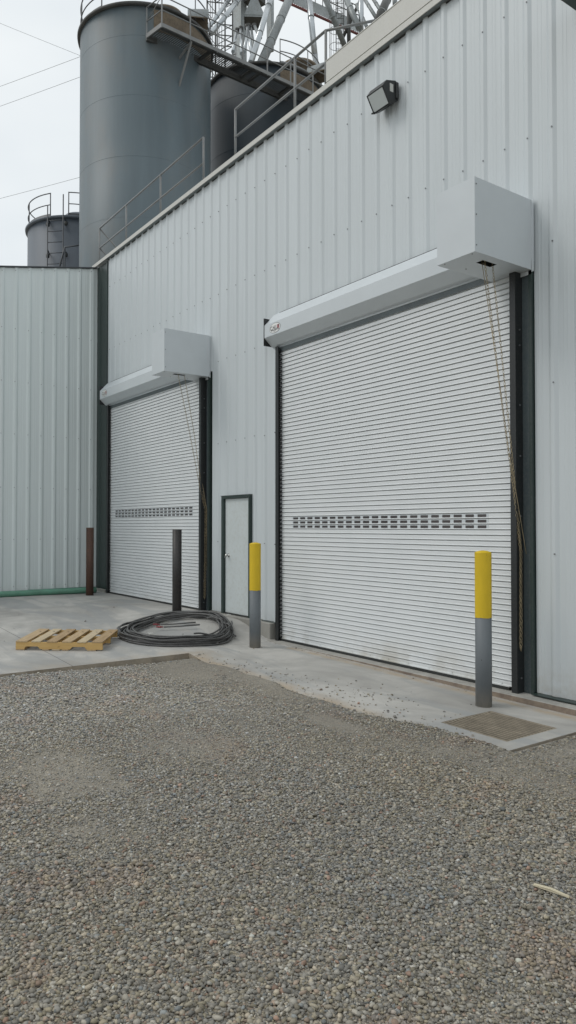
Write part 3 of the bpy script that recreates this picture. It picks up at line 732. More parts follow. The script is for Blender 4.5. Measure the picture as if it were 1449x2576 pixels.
# ---------------------------------------------------------------- drain grate
dg = empty('drain_grate', 'square steel bar grate set in the concrete below the roller door', 'grate', (-4.45, 5.6, -.06))
zs = c_lvl(-4.45, 5.6)
m = MB()
for a, b in (((GX0, GY0, zs-.05), (GX0+.010, GY1, zs-.001)), ((GX1-.010, GY0, zs-.05), (GX1, GY1, zs-.001)), ((GX0+.010, GY0, zs-.05), (GX1-.010, GY0+.010, zs-.001)), ((GX0+.010, GY1-.010, zs-.05), (GX1-.010, GY1, zs-.001))): m.box(a, b, M['gratebar'])
child(m, 'frame', dg)
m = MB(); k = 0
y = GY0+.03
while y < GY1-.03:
    m.box((GX0+.012, y, zs-.05), (GX1-.012, y+.007, zs-.0105), M['pitdark']); m.box((GX0+.012, y-.002, zs-.0105), (GX1-.012, y+.010, zs-.001), M['gratebar']); y += .0475  # bar sides coloured as the shade between bars, dusty caps on top
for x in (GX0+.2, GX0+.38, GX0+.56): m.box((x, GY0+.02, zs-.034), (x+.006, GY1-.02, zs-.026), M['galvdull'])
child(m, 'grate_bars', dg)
m = MB(); m.box((GX0-.01, GY0-.01, zs-.5), (GX1+.01, GY1+.01, zs-.36), M['curb']); m.mats = [M['pitdark']]; child(m, 'sump', dg)
# ---------------------------------------------------------------- pallet
pa = empty('pallet', 'light wooden pallet lying flat on the concrete slab', 'pallet', (-10.43, 2.885, .098), rz=.974)
pa.rotation_euler = (Matrix.Rotation(.030, 4, 'Y') @ Matrix.Rotation(.974, 4, 'Z')).to_euler()
L_, W_ = 1.185, 1.035; H_ = .127
def notch(name, y):
    m = MB(); z0, z1 = .016, H_-.018
    pr = [(0, z0), (.115, z0), (.135, z0+.036), (.30, z0+.036), (.33, z0), (.74, z0), (.77, z0+.036), (.94, z0+.036), (.965, z0), (L_, z0), (L_, z1), (0, z1)]
    m.prism([(a*1.0, b) for a, b in pr], y, y+.036, M['stringer'], 'y')
    o = m.build(name); o.parent = pa
for y in (0.004, W_/2-.018, W_-.04): notch('stringer', y)
bx = [(.0, .125), (.195, .30), (.375, .485), (.555, .66), (.725, .825), (.905, 1.10)]
bx = [(.0, .135), (.185, .295), (.365, .485), (.55, .665), (.73, .84), (.905, 1.03)]
bx = [(a*L_/1.03, b*L_/1.03) for a, b in bx]
def board(name, lo, hi, mat, rot=0):
    m = MB(); cxm = (lo[0]+hi[0])/2; cym = (lo[1]+hi[1])/2; cz = lo[2]; lx = hi[0]-lo[0]; ly = hi[1]-lo[1]
    # long axis stored on local x so the grain follows it
    m.box((-ly/2, -lx/2, 0), (ly/2, lx/2, hi[2]-lo[2]), mat, bev=.002)
    o = m.build(name); o.parent = pa; o.location = (cxm, cym, cz); o.rotation_euler = (0, 0, PI/2+rot); return o
for i, (a, b) in enumerate(bx): board('deck_board', (a, -.006+.006*(i % 2), H_-.0175), (b, W_+.004*(i % 3), H_), M['board'][i % 3], random.uniform(-.012, .012))
nl = MB()
for (a, b) in bx:
    for yy in (.022, W_/2, W_-.022):
        for xx in (a+.03, b-.03): nl.tube([(xx, yy, H_-.002), (xx, yy, H_+.0012)], .0035, M['darksteel'], 6)
for (a, yy) in ((.05, 0), (.55, 0), (.62, 0), (1.12, 0)): pass
o = nl.build('nails'); o.parent = pa; o['kind'] = 'stuff'
for i, (a, b) in enumerate(((.0, .12), (.36, .45), (.50, .60), (.63, .72), (.975, 1.095))): board('bottom_board', (a, 0, 0), (b, W_, .0155), M['board'][(i+2) % 3])
# ---------------------------------------------------------------- cable coil
cc = empty('cable_coil', 'large loose coil of dark cable lying on the concrete beside the pallet', 'cable', (-10.8, 5.4, .12))
m = MB(); path = []; turns = 17; nn = 64
def coilpt(th, rad, jx, jy, zz):
    vd = Vector((-.86, .51, 0)).normalized(); rd_ = Vector((vd.y, -vd.x, 0))
    p = Vector((-10.5, 5.38, 0))+vd*(math.cos(th)*1.13*rad+jx)+rd_*(math.sin(th)*.93*rad+jy)
    p.z = c_lvl(p.x, p.y)+zz; return p
heights = []
for k in range(turns):
    ph = random.uniform(0, 2*PI); r0 = random.choice([.72, .78, .83, .88, .93, .97, .90, .86])+random.uniform(-.03, .03); jx, jy = random.uniform(-.05, .05), random.uniform(-.04, .04)
    z0 = .016+(k % 5)*.020; dz = random.uniform(0, .03); w1, w2 = random.uniform(.0, .035), random.uniform(0, .012); 
    path.append((ph, r0, jx, jy, z0, dz, w1, w2))
full = []
for k in range(turns):
    a = path[k]; b = path[(k+1) % turns]
    for i in range(nn):
        t = i/nn; th = 2*PI*t; s_ = sm((t-.7)/.3)
        f_ = lambda q: (q[1]+q[6]*math.sin(th*2+q[0])+q[7]*math.sin(th*5+q[0]*2), q[2], q[3], q[4]+q[5]*math.sin(th*3+q[0])**2)
        A, B_ = f_(a), f_(b); v_ = [x_*(1-s_)+y_*s_ for x_, y_ in zip(A, B_)]
        full.append(coilpt(th+PI*.75, v_[0], v_[1], v_[2], v_[3]))
m.tube(full, .0135, M['cable'], 7)
m.tube([coilpt(1.4+.06*i, .95-.012*i+.02*math.sin(i*.6), 0, 0, .12+.02*math.sin(i*.4)) for i in range(22)], .0135, M['cable'], 7)
m.tube([coilpt(.9+.05*i, .62+.022*i, 0, 0, .06+.035*math.sin(i*.35)) for i in range(20)], .0135, M['cable'], 7)
m.tube([coilpt(1.25+.03*i, .72+.016*i, 0.02, 0, .10+.02*math.sin(i*.8)) for i in range(16)], .0135, M['cable'], 7)
child(m, 'cable_loops', cc)
for (u, v, mt, nm) in ((398, 1571, 'red', 'red_plug'), (406, 1577, 'red', 'red_plug')):
    p = on(u-6, v, 'z', .19); m = MB(); d_ = Vector((.5, .45, 0)).normalized()
    m.tube([p-d_*.045, p-d_*.015, p-d_*.015, p+d_*.035, p+d_*.035, p+d_*.07], [.012, .012, .016, .016, .012, .011], M['cable'] if u < 0 else M[mt], 12)
    m.tube([p+d_*.085, p+d_*.35+Vector((0, 0, .02)), p+d_*.62+Vector((-.05, .1, .04))], .012, M['cable'], 8)
    child(m, nm, cc)
m = MB(); p = coilpt(-2.75, .90, 0, 0, .16); m.box((p.x-.05, p.y-.03, p.z-.0), (p.x+.05, p.y+.03, p.z+.012), M['tape'])
child(m, 'tape_tag', cc); m = MB(); p = coilpt(1.25, .93, 0, 0, .165); m.box((p.x-.04, p.y-.02, p.z), (p.x+.04, p.y+.02, p.z+.01), M['tape'])
child(m, 'tape_tag', cc)
m = MB(); p0 = coilpt(-2.2, .75, 0, 0, .01)
m.tube([coilpt(-2.4+.09*i, .78-.04*i+.004*i*i, 0, 0, .012+.03*math.sin(i*.5)**2) for i in range(9)], .006, M['railing'], 6)
child(m, 'loose_end', cc)
# wooden lath at the right
a = on(1343, 2226, 'z', g_lvl(-2.3, 3.17)+.02); b = on(1432, 2262, 'z', g_lvl(-2.1, 3.2)+.012)
m = MB(); d_ = (b-a); L0 = d_.length
m.poly([(0, -.012, 0), (L0, -.006, -.003), (L0, .006, -.003), (0, .011, 0), (0, -.012, .006), (L0*.5, -.011, .012), (L0, -.005, .004), (L0, .006, .004), (L0*.5, .010, .012), (0, .010, .006)],
       [(0, 1, 2, 3)[::-1], (4, 5, 8, 9), (5, 6, 7, 8), (0, 1, 6, 5, 4), (1, 2, 7, 6), (2, 3, 9, 8, 7), (3, 0, 4, 9)], M['stick'])
ob = m.build('wood_stick'); ob.location = a; ob.rotation_euler = (0, 0, math.atan2(d_.y, d_.x)); tag(ob, 'thin pale splinter of wood lying on the gravel', 'stick')
# ---------------------------------------------------------------- roof railings
def tubes(mb, segs, r, mat, n=8):
    for s_ in segs: mb.tube(s_, r, mat, n)
YR = 6.86; ZT = 1.8+1.0905*YR; ZM = ZT-.50; ZB = 8.25
def roof_rail(us, label, name='roof_railing', stair=False, extra=None):
    X = [on(u, 500, 'y', YR).x for u in us]
    e = empty(name, label, 'railing', (X[0], YR, ZB), 'railings along the roof edge')
    m = MB(); m.tube([(X[0], YR, ZT), (X[-1], YR, ZT)], .021, M['railing'], 8)
    m.tube([(X[0], YR, ZM), (X[-1], YR, ZM)], .019, M['railing'], 8)
    child(m, 'handrail', e)
    for x in X:
        m = MB(); m.tube([(x, YR, ZB-.02), (x, YR, ZT)], .021, M['railing'], 8); m.box((x-.03, YR-.03, ZB), (x+.03, YR+.03, ZB+.10), M['railing']); child(m, 'railing_post', e)
    if extra: m = MB(); tubes(m, extra(X), .02, M['railing']); child(m, 'return_rail', e)
    return e
roof_rail([251, 318, 404, 512], 'grey pipe railing on the roof edge in front of the nearer big silo',
    extra=lambda X: [[(X[0], YR, ZT), (X[0]-.1, YR+.95, ZT-.75)], [(X[0], YR, ZM), (X[0]-.1, YR+.95, ZM-.70)]])
roof_rail([592, 742, 820], 'grey pipe railing on the roof edge ending at the cream parapet',
    extra=lambda X: [[(X[2], YR, ZT), tuple(on(947, 51, 'z', ZT))], [(X[2], YR, ZT), (X[2], YR+.0, ZB)]])
# ---------------------------------------------------------------- silos
def ring(cx_, cy_, r, z, a0=0, a1=2*PI, n=72): return [(cx_+r*math.cos(a0+(a1-a0)*i/n), cy_+r*math.sin(a0+(a1-a0)*i/n), z) for i in range(n+1)]
def silo(cx_, cy_, R, ztop, mat, label, seams, rails, railmat, vent=True, vseam=True):
    e = empty('silo', label, 'silo', (cx_, cy_, 0), 'steel silos behind the warehouse')
    m = MB(); m.tube([(cx_, cy_, -.1), (cx_, cy_, ztop)], R, mat, 96)
    for z in seams: m.lathe((cx_, cy_, z), [(R, -.007), (R+.002, -.003), (R+.002, .003), (R, .007)], mat, 96)
    if vseam:
        zz = [0]+list(seams)+[ztop]
        for i in range(len(zz)-1):
            for q in range(3):
                a = -1.9+i*.83+q*2.1; x, y = cx_+R*math.cos(a), cy_+R*math.sin(a)
                m.tube([(x, y, zz[i]), (x, y, zz[i+1])], .004, mat, 4)
    child(m, 'tank_wall', e)
    m = MB(); m.lathe((cx_, cy_, ztop), [(R, -.10), (R+.10, -.09), (R+.115, 0), (R+.06, .03), (R, .05)], M['darksteel'] if mat is not M['silofar'] else mat, 96)
    child(m, 'rim', e)
    m = MB(); m.lathe((cx_, cy_, ztop), [(R+.0, .03), (R*.35, .03+R*.30), (R*.30, .05+R*.36), (.001, .05+R*.36)], M['rust'] if mat is M['silo'] else (M['galvdull'] if mat is M['silodark'] else mat), 72)
    child(m, 'roof', e)
    if rails:
        rr = R-.02; z0 = ztop; m = MB()
        for (a0, a1) in rails:
            m.tube(ring(cx_, cy_, rr, z0+1.07, a0, a1, 48), .024, railmat, 8); m.tube(ring(cx_, cy_, rr, z0+.56, a0, a1, 48), .022, railmat, 8)
            m.lathe((cx_, cy_, z0+.03), [(rr+.01, 0), (rr+.01, .12), (rr+.004, .12), (rr+.004, 0)], railmat, 40, a0, a1)
        child(m, 'top_railing', e)
        for (a0, a1) in rails:
            k = max(2, int((a1-a0)*R/1.35)+1)
            for i in range(k):
                a = a0+(a1-a0)*i/(k-1); m = MB(); x, y = cx_+rr*math.cos(a), cy_+rr*math.sin(a)
                m.tube([(x, y, z0), (x, y, z0+1.09)], .024, railmat, 6); child(m, 'railing_post', e)
    return e
S1 = (-27.26, 12.54); S2 = (-27.45, 18.45); RS = 2.59
seams = [3.9, 6.2, 8.65, 10.93, 13.2, 15.47, 17.75, 19.98]
view1 = math.atan2(-S1[1], -S1[0]); view2 = math.atan2(-S2[1], -S2[0])
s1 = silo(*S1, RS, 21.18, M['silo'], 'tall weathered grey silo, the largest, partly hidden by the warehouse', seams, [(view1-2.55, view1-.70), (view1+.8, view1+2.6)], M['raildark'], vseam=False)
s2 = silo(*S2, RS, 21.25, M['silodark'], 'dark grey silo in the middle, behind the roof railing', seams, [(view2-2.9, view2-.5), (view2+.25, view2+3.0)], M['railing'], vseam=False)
S3 = (-33.86, 12.22); R3 = 2.36; view3 = math.atan2(-S3[1], -S3[0])
# ladder bearing on the far silo
def ang_at(u, c_, R):     # angle on silo nearest point seen at column u
    best = None
    for i in range(721):
        a = i*2*PI/720; n_ = Vector((math.cos(a), math.sin(a), 0)); p = Vector((c_[0], c_[1], 14))+n_*R
        if n_.dot(CAM-p) <= 0: continue
        q = p-CAM; uu = CX+F*q.dot(RT)/q.dot(FW)
        if best is None or abs(uu-u) < best[0]: best = (abs(uu-u), a)
    return best[1]
aL, aR = ang_at(128, S3, R3), ang_at(168, S3, R3)
if aR < aL-PI: aR += 2*PI
s3 = silo(*S3, R3, 15.52, M['silofar'], 'small blue-grey silo with a ladder at far left', [4, 6.3, 8.6, 10.8, 13.05], [(aL-2.2, aL-.02), (aR+.03, aR+2.0)] if aR > aL else [(aL+.02, aL+2.2), (aR-2.0, aR-.03)], M['raildark'])
am = ang_at(146, S3, R3); nrm = Vector((math.cos(am), math.sin(am), 0)); tn = Vector((-nrm.y, nrm.x, 0))
m = MB(); c0 = Vector((S3[0], S3[1], 0))+nrm*(R3+.28)
for s_ in (-1, 1): m.tube([c0+tn*.36*s_+Vector((0, 0, 6)), c0+tn*.36*s_+Vector((0, 0, 16.35 if s_*tn.dot(RT) > 0 else 15.9))], .027, M['raildark'], 6)
z = 6.1
while z < 15.6: m.tube([c0-tn*.36+Vector((0, 0, z)), c0+tn*.36+Vector((0, 0, z))], .018, M['raildark'], 6); z += .48
for z in (15.35, 13.95, 11.2, 8.6):
    for s_ in (-1, 1): m.tube([c0+tn*.36*s_+Vector((0, 0, z)), c0+tn*.40*s_-nrm*.30+Vector((0, 0, z-.1))], .03, M['raildark'], 6); m.lathe(tuple(c0+tn*.42*s_-nrm*.16+Vector((0, 0, z-.22))), [(.001, -.1), (.07, -.08), (.08, .06), (.001, .1)], M['darksteel'], 10)
child(m, 'ladder', s3)
m = MB(); p1 = on(118, 668, 'x', -30.4); 
b1 = at(133, 672, 30); b2 = at(163, 622, 30); b3 = at(163, 668, 30); b4 = at(205, 616, 30)
b1.z -= 1; b3.z -= 1.2
m.tube([b1, b2, b4], .035, M['raildark'], 6); m.tube([b2, b3], .035, M['raildark'], 6)
ob = m.build('stair_rail'); tag(ob, 'dark angled handrail in front of the small far silo', 'railing')
# roof vents on the silos: half-round hoods with open rusty mouths
def vent(e, cpt, r, l, face, mat, name='roof_vent'):
    m = MB(); f_ = Vector(face).normalized(); s_ = Vector((-f_.y, f_.x, 0)); n = 14; V = []
    for t in (0, 1):
        for i in range(n+1):
            a = PI*i/n; V.append(Vector(cpt)+f_*(t*l)+s_*(math.cos(a)*r)+Vector((0, 0, math.sin(a)*r*1.25*(1 if t else .85))))
    m.poly(V, [(i, i+1, n+2+i, n+1+i) for i in range(n)]+[tuple(range(n+1))], mat, False)
    m.poly([v-Vector((0, 0, .04)) for v in V], [(i, n+1+i, n+2+i, i+1) for i in range(n)], M['rust'])
    child(m, name, e)
p = at(472, 62, 28.6); vent(s1, (p.x, p.y, 21.35), .46, .8, (.45, .88, 0), M['galvdull'])
m = MB(); m.lathe((S1[0]+.6, S1[1]+.55, 21.75), [(.001, .62), (.72, .62), (.75, .50), (.62, .46), (.62, -.2)], M['rust'], 40); child(m, 'manhole_cover', s1)
m = MB(); m.lathe((S1[0], S1[1], 20.2), [(RS+.004, 0), (RS+.012, .02), (RS+.012, .80), (RS+.004, .82)], M['rust'], 50, view1+.10, view1+1.5); child(m, 'dust_band', s1)
m = MB(); m.lathe((S2[0]+1.0, S2[1]+1.2, 21.9), [(.001, .62), (.85, .62), (.9, .48), (.62, .42), (.62, -.2)], M['rust'], 40); child(m, 'manhole_cover', s2)
p = at(780, 178, 32); vent(s2, (p.x, p.y, p.z-.35), .42, .9, (.8, .5, 0), M['galvdull'])
m = MB(); m.lathe((S2[0], S2[1], 20.4), [(RS+.004, 0), (RS+.012, .02), (RS+.012, .62), (RS+.004, .64)], M['rust'], 50, view2+.25, view2+1.4); child(m, 'dust_band', s2)
# ---------------------------------------------------------------- catwalk along the silos
cw = empty('catwalk', 'grey steel catwalk with mesh floor bolted along the two big silos', 'catwalk', (-24.3, 15.5, 19.9))
ZC = 19.9; A = Vector((-24.82, 11.42, ZC)); Bn = Vector((-23.93, 11.60, ZC)); A2 = Vector((-25.05, 20.6, ZC)); B2 = Vector((-24.16, 20.6, ZC))
m = MB()
dl = (A2-A); n = int(dl.length/.085)
for i in range(n):
    t = (i+.5)/n; p = A.lerp(A2, t); q = Bn.lerp(B2, t); m.poly([p+Vector((0, -.026, 0)), p+Vector((0, .026, .012)), q+Vector((0, .026, .012)), q+Vector((0, -.026, 0))], [(0, 1, 2, 3)], M['darksteel'])
for k in range(15):
    t = (k+.5)/15; p = A.lerp(Bn, t); q = A2.lerp(B2, t); m.poly([p+Vector((-.012, 0, .014)), p+Vector((.012, 0, .014)), q+Vector((.012, 0, .014)), q+Vector((-.012, 0, .014))], [(0, 1, 2, 3)], M['darksteel'])
child(m, 'mesh_floor', cw)
m = MB()
def beam(mb, a, b, w_, h_, mat):
    a, b = Vector(a), Vector(b); d_ = (b-a).normalized(); s_ = d_.cross(Vector((0, 0, 1))).normalized()*w_/2; u_ = s_.cross(d_).normalized()*h_/2
    P_ = [a-s_-u_, a+s_-u_, a+s_+u_, a-s_+u_, b-s_-u_, b+s_-u_, b+s_+u_, b-s_+u_]
    mb.poly(P_, [(0, 3, 2, 1), (4, 5, 6, 7), (0, 1, 5, 4), (1, 2, 6, 5), (2, 3, 7, 6), (3, 0, 4, 7)], mat)
beam(m, Bn, B2, .05, .14, M['railing']); beam(m, A+Vector((0,0,-.05)), A2+Vector((0,0,-.05)), .12, .24, M['darksteel']); beam(m, A, Bn, .05, .16, M['railing']); beam(m, A2, B2, .05, .16, M['railing'])
beam(m, Bn+Vector((-.08, 0, -.09)), B2+Vector((-.08, 0, -.09)), .12, .02, M['darksteel'])
for t in (.24, .45, .49, .66, .85): beam(m, A.lerp(A2, t)+Vector((0, 0, -.03)), Bn.lerp(B2, t)+Vector((0, 0, -.03)), .09, .08, M['darksteel'])
child(m, 'deck_frame', cw)
m = MB()
for (p, q) in ((Bn, B2),):
    for h_ in (1.07, .55): m.tube([p+Vector((0, 0, h_)), q+Vector((0, 0, h_))], .022, M['railing'], 8)
for h_ in (1.07, .55): m.tube([A+Vector((0, 0, h_)), Bn+Vector((0, 0, h_))], .022, M['railing'], 8)
m.tube([A+Vector((0, 0, .55)), Bn+Vector((0, 0, 1.07))], .016, M['railing'], 6)
child(m, 'handrail', cw)
for t in (0, .13, .26, .39, .52, .65, .78, .91, 1):
    p = Bn.lerp(B2, t); m = MB(); beam(m, p+Vector((0, 0, -.1)), p+Vector((.001, 0, 1.09)), .04, .04, M['railing']); child(m, 'railing_post', cw)
m = MB(); beam(m, A+Vector((0, 0, -.15)), A+Vector((.001, 0, 1.09)), .04, .04, M['railing']); child(m, 'railing_post', cw)
for t in (.135, .86):
    p = A.lerp(A2, t); q = Bn.lerp(B2, t); m = MB(); wl_ = p+Vector((-.08, 0, -1.9)); 
    beam(m, wl_+Vector((0, 0, -.35)), p+Vector((0, 0, -.5)), .06, .06, M['railing']); beam(m, p+Vector((0, 0, -.5)), q+Vector((0, 0, -.12)), .06, .06, M['railing']); beam(m, q+Vector((0, 0, -.12)), wl_, .06, .06, M['railing'])
    child(m, 'bracket', cw)
# ---------------------------------------------------------------- bucket elevator behind
be = empty('bucket_elevator', 'bucket elevator with galvanised spouts fanning out above the silos', 'grain elevator', tuple(at(640, 150, 42)[:2])+(0,))
def pipe(u0, v0, u1, v1, dep0, dep1, wpx, mat=M['galv'], up=.35, name='spout', bands=True):
    a = at(u0, v0, dep0); b = at(u1, v1, dep1); a = a+(a-b)*up; r = wpx/2*dep1/F
    m = MB(); m.tube([a, b], r, mat, 16)
    if bands:
        d_ = (b-a); L = d_.length; k = int(L/3)+1
        for i in range(1, k): 
            c_ = a+d_*(i/k); dn = d_.normalized(); m.tube([c_-dn*.04, c_+dn*.04], r*1.10, M['galvdull'], 16)
    child(m, name, be)
pipe(680, 0, 631, 158, 36, 33.2, 15); pipe(727, 0, 655, 165, 38, 33.4, 23, M['galvdull'])
pipe(576, 0, 516, 80, 40, 37, 11); pipe(600, 0, 531, 84, 40, 37, 13)
pipe(778, 0, 792, 140, 38, 37, 15); pipe(792, 138, 806, 240, 37, 36.6, 14, up=0); pipe(820, 0, 872, 128, 36, 37, 14, M['galvdull'])
pipe(872, 0, 903, 70, 38, 36, 15, M['galvdull']); pipe(908, 0, 909, 100, 37, 37, 13, M['galv'])
pipe(976, -6, 944, 68, 38, 35, 22, M['darksteel']); pipe(916, -4, 952, 54, 40, 38, 9, M['galvdull']); pipe(938, -4, 966, 40, 40, 38, 9, M['galvdull'])
pipe(905, 30, 930, 84, 40, 38, 9, M['galvdull']); pipe(877, 30, 878, 140, 41, 41, 10, M['darksteel'])
pipe(993, -6, 994, 26, 40, 40, 12, M['galvdull']); pipe(903, 8, 862, 96, 41, 41, 8, M['darksteel'])
# casing, distributor hopper, small legs
m = MB(); a = at(603, 150, 43); 
def column(mb, u, v0, v1, dep, wpx, mat):
    p = at(u, v0, dep); q = at(u, v1, dep); s_ = wpx/2*dep/F; zt2 = max(p.z, q.z); zb2 = min(p.z, q.z); c_ = at(u, (v0+v1)/2, dep)
    T = Matrix.Translation((c_.x, c_.y, 0)) @ Matrix.Rotation(.35, 4, 'Z'); mb.box((-s_, -s_, zb2), (s_, s_, zt2), mat, T)
column(m, 604, -140, 260, 43, 24, M['galvdull']); column(m, 640, -140, 10, 43, 40, M['darksteel']); child(m, 'casing', be)
m = MB(); column(m, 680, -100, 130, 42.5, 13, M['galvdull']); child(m, 'casing', be)
m = MB(); tp = at(655, -8, 41); bt = at(640, 54, 41); bt2 = Vector((tp.x, tp.y, bt.z))
m.lathe((bt.x, bt.y, bt.z), [(.78, -.12), (.78, 0), (.16, tp.z-bt.z)], M['galvdull'], 4, .2, .2+2*PI, smooth=False); m.lathe((bt.x, bt.y, bt.z), [(.80, -.02), (.001, -.03)], M['darksteel'], 4, .2, .2+2*PI, smooth=False)
child(m, 'distributor', be)
for (u0, v0, u1, v1, wpx) in ((596, 78, 586, 130, 9), (606, 74, 608, 135, 10), (626, 66, 614, 130, 8), (622, 68, 634, 134, 10), (640, 66, 655, 95, 9), (632, 70, 640, 130, 7)):
    pipe(u0, v0, u1, v1, 40.5, 36, wpx, M['galv'] if u0 < 630 else M['galvdull'], 0, 'short_spout', False)
    m = MB(); p = at(u0, v0, 40.4); m.tube([p+Vector((0, 0, -.1)), p+Vector((0, 0, .12))], wpx*.62*40/F, M['darksteel'], 14); child(m, 'collar', be)
# lattice support tower seen through the railings
lt = empty('lattice_tower', 'thin lattice steel stair tower glimpsed between the two big silos', 'tower', tuple(at(550, 100, 46)[:2])+(0,))
m = MB()
def L(mb, u0, v0, u1, v1, dep, r=.03, mat=M['darksteel']): mb.tube([at(u0, v0, dep), at(u1, v1, dep)], r, mat, 5)
for u in (521, 542, 566, 585): L(m, u, -60, u, 320, 46, .05)
for v in range(-50, 250, 27):
    L(m, 521, v, 585, v+6, 46, .035); L(m, 521, v, 542, v+27, 46, .022); L(m, 585, v+5, 542, v+30, 46, .022)
for u in (529, 534, 551, 558): L(m, u, -30, u, 200, 47, .02)
child(m, 'tower_frame', lt)
# bridge conveyor at upper right
br = empty('conveyor_bridge', 'elevated conveyor bridge with red lower edges at top right', 'bridge', tuple(at(800, 40, 44)[:2])+(12,))
m = MB()
a0, a1 = at(660, -22, 44), at(905, 88, 44)
b0, b1 = at(700, -30, 44.6), at(905, 62, 44.6)
m.tube([a0, a1], .075, M['redsteel'], 6); m.tube([b0, b1], .07, M['galvdull'], 6)
child(m, 'edge_beam', br)
m = MB()
for i in range(46):
    t = i/45; m.tube([a0.lerp(a1, t), b0.lerp(b1, t)], .05 if i % 6 == 0 else .02, M['galvdull'], 4)
m.poly([a0+Vector((0, 0, .12)), a1+Vector((0, 0, .12)), b1+Vector((0, 0, .15)), b0+Vector((0, 0, .15))], [(0, 1, 2, 3)], M['galvdull'])
child(m, 'bridge_floor', br)
m = MB()
for i in range(12):
    t = i/11; p = b0.lerp(b1, t); m.tube([p, p+Vector((0, 0, 1.1))], .03, M['darksteel'], 4)
for h_ in (.55, 1.1): m.tube([b0+Vector((0, 0, h_)), b1+Vector((0, 0, h_))], .03, M['darksteel'], 5)
child(m, 'bridge_railing', br)
# caged ladder
cl2 = empty('caged_ladder', 'caged steel ladder rising behind the roof parapet', 'ladder', tuple(at(845, 100, 43)[:2])+(0,))
m = MB(); dep = 43; cc_ = at(845, 60, dep)
for i in range(9):
    a = PI*2*i/9; m.tube([(cc_.x+.38*math.cos(a), cc_.y+.38*math.sin(a), at(845, -60, dep).z), (cc_.x+.38*math.cos(a), cc_.y+.38*math.sin(a), at(845, 240, dep).z)], .014, M['darksteel'], 4)
zz = at(845, 240, dep).z
while zz < at(845, -60, dep).z: m.tube(ring(cc_.x, cc_.y, .38, zz, n=20), .016, M['darksteel'], 4); zz += .95
child(m, 'cage', cl2)
m = MB(); c3 = at(855, 60, dep)
for s_ in (-.22, .22): m.tube([(c3.x+RT.x*s_, c3.y+RT.y*s_, at(845, 240, dep).z), (c3.x+RT.x*s_, c3.y+RT.y*s_, at(845, -60, dep).z)], .03, M['darksteel'], 5)
zz = at(845, 240, dep).z
while zz < at(845, -60, dep).z: m.tube([(c3.x-RT.x*.22, c3.y-RT.y*.22, zz), (c3.x+RT.x*.22, c3.y+RT.y*.22, zz)], .018, M['darksteel'], 4); zz += .3
child(m, 'ladder', cl2)
# ---------------------------------------------------------------- overhead wires
for (v0, v1, lab) in ((52, 137, 'thin overhead wire sloping down to the right, topmost in the sky'), (211, 141, 'thin overhead wire rising to the right, second from the top'), (261, 192, 'thin overhead wire rising to the right, third from the top'), (493, 444, 'thin overhead wire passing just above the small silo')):
    a = at(0, v0, 58); sl = (v1-v0)/200; a = at(-500, v0-500*sl, 70); b = at(285, v0+285*sl, 50)
    m = MB(); m.tube([a.lerp(b, i/16)+Vector((0, 0, -.25*math.sin(PI*i/16))) for i in range(17)], .012, M['railing'], 5)
    tag(m.build('overhead_wire'), lab, 'wire', 'overhead wires crossing the sky')
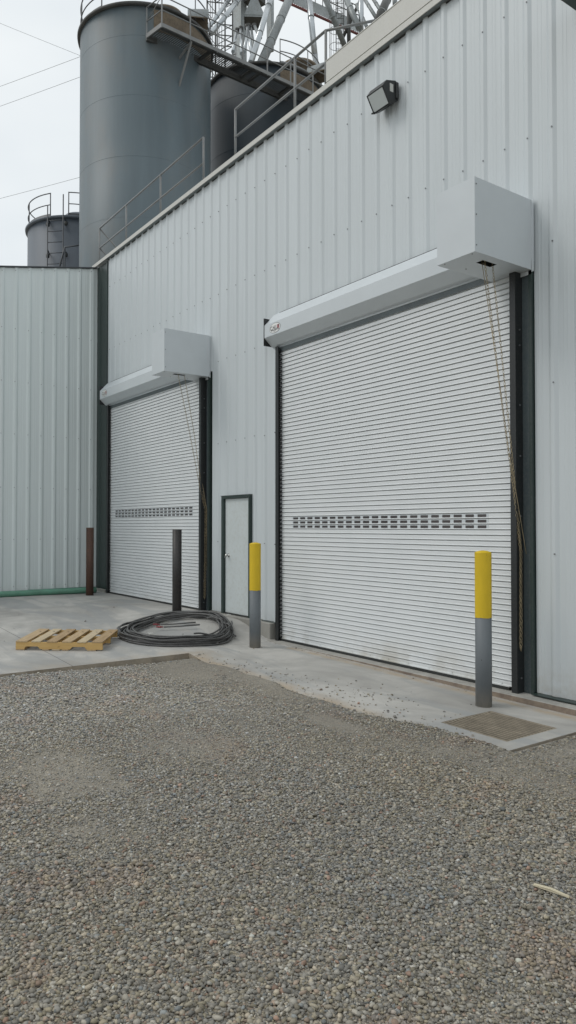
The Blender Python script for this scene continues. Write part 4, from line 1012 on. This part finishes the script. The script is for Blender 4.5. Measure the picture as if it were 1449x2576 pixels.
# ---------------------------------------------------------------- light
W = bpy.data.worlds.new('World'); SC.world = W; W.use_nodes = True
nt = W.node_tree; bg = nt.nodes['Background']
sky = nt.nodes.new('ShaderNodeTexSky'); sky.sky_type = 'NISHITA'; sky.sun_disc = False
SUN_EL, SUN_AZ = math.radians(52), math.radians(0)
sdir = Vector((-.45, -.62, .85)).normalized()       # towards the veiled sun
sky.sun_elevation = math.asin(sdir.z); sky.sun_rotation = math.atan2(sdir.x, sdir.y)
sky.air_density = 1; sky.dust_density = 3
tc = nt.nodes.new('ShaderNodeTexCoord'); mp = nt.nodes.new('ShaderNodeMapping'); mp.inputs['Scale'].default_value = (1, 1, 2.2)
nt.links.new(tc.outputs['Generated'], mp.inputs['Vector'])
no = nt.nodes.new('ShaderNodeTexNoise'); no.inputs['Scale'].default_value = 1.7; no.inputs['Detail'].default_value = 4; no.inputs['Roughness'].default_value = .5
nt.links.new(mp.outputs[0], no.inputs['Vector'])
cr = nt.nodes.new('ShaderNodeValToRGB'); cr.color_ramp.elements[0].position = .32; cr.color_ramp.elements[1].position = .68
cr.color_ramp.elements[0].color = (.74, .80, .84, 1); cr.color_ramp.elements[1].color = (.97, 1.0, 1.0, 1)
nt.links.new(no.outputs['Fac'], cr.inputs['Fac'])
mul = nt.nodes.new('ShaderNodeMix'); mul.data_type = 'RGBA'; mul.blend_type = 'MULTIPLY'; mul.inputs[0].default_value = 1
mul.inputs[7].default_value = (10, 10, 10, 1); mul.clamp_result = False
nt.links.new(cr.outputs[0], mul.inputs[6])
mx = nt.nodes.new('ShaderNodeMix'); mx.data_type = 'RGBA'; mx.inputs[0].default_value = .94
nt.links.new(sky.outputs[0], mx.inputs[6]); nt.links.new(mul.outputs[2], mx.inputs[7])
nt.links.new(mx.outputs[2], bg.inputs['Color']); bg.inputs['Strength'].default_value = .098
sl_ = bpy.data.lights.new('veiled_sun', 'SUN'); sl_.energy = .75; sl_.angle = math.radians(22); sl_.color = (1, .97, .92)
so = bpy.data.objects.new('veiled_sun', sl_); COL.objects.link(so); so.rotation_euler = sdir.to_track_quat('Z', 'Y').to_euler(); so.location = (0, 0, 30)
# ---------------------------------------------------------------- camera
cd = bpy.data.cameras.new('camera'); co = bpy.data.objects.new('camera', cd); COL.objects.link(co); SC.camera = co
cd.sensor_fit = 'VERTICAL'; cd.sensor_height = 36; cd.lens = F/2576*36; cd.clip_start = .05; cd.clip_end = 2000
mw = Matrix.Identity(4)
for i, v_ in enumerate((RT, UP, -FW)):
    for j in range(3): mw[j][i] = v_[j]
mw.translation = CAM; co.matrix_world = mw
SC.view_settings.view_transform = 'Standard'; SC.view_settings.look = 'None'; SC.view_settings.exposure = 0.07; SC.view_settings.gamma = 1
SC.render.resolution_x = 576; SC.render.resolution_y = 1024
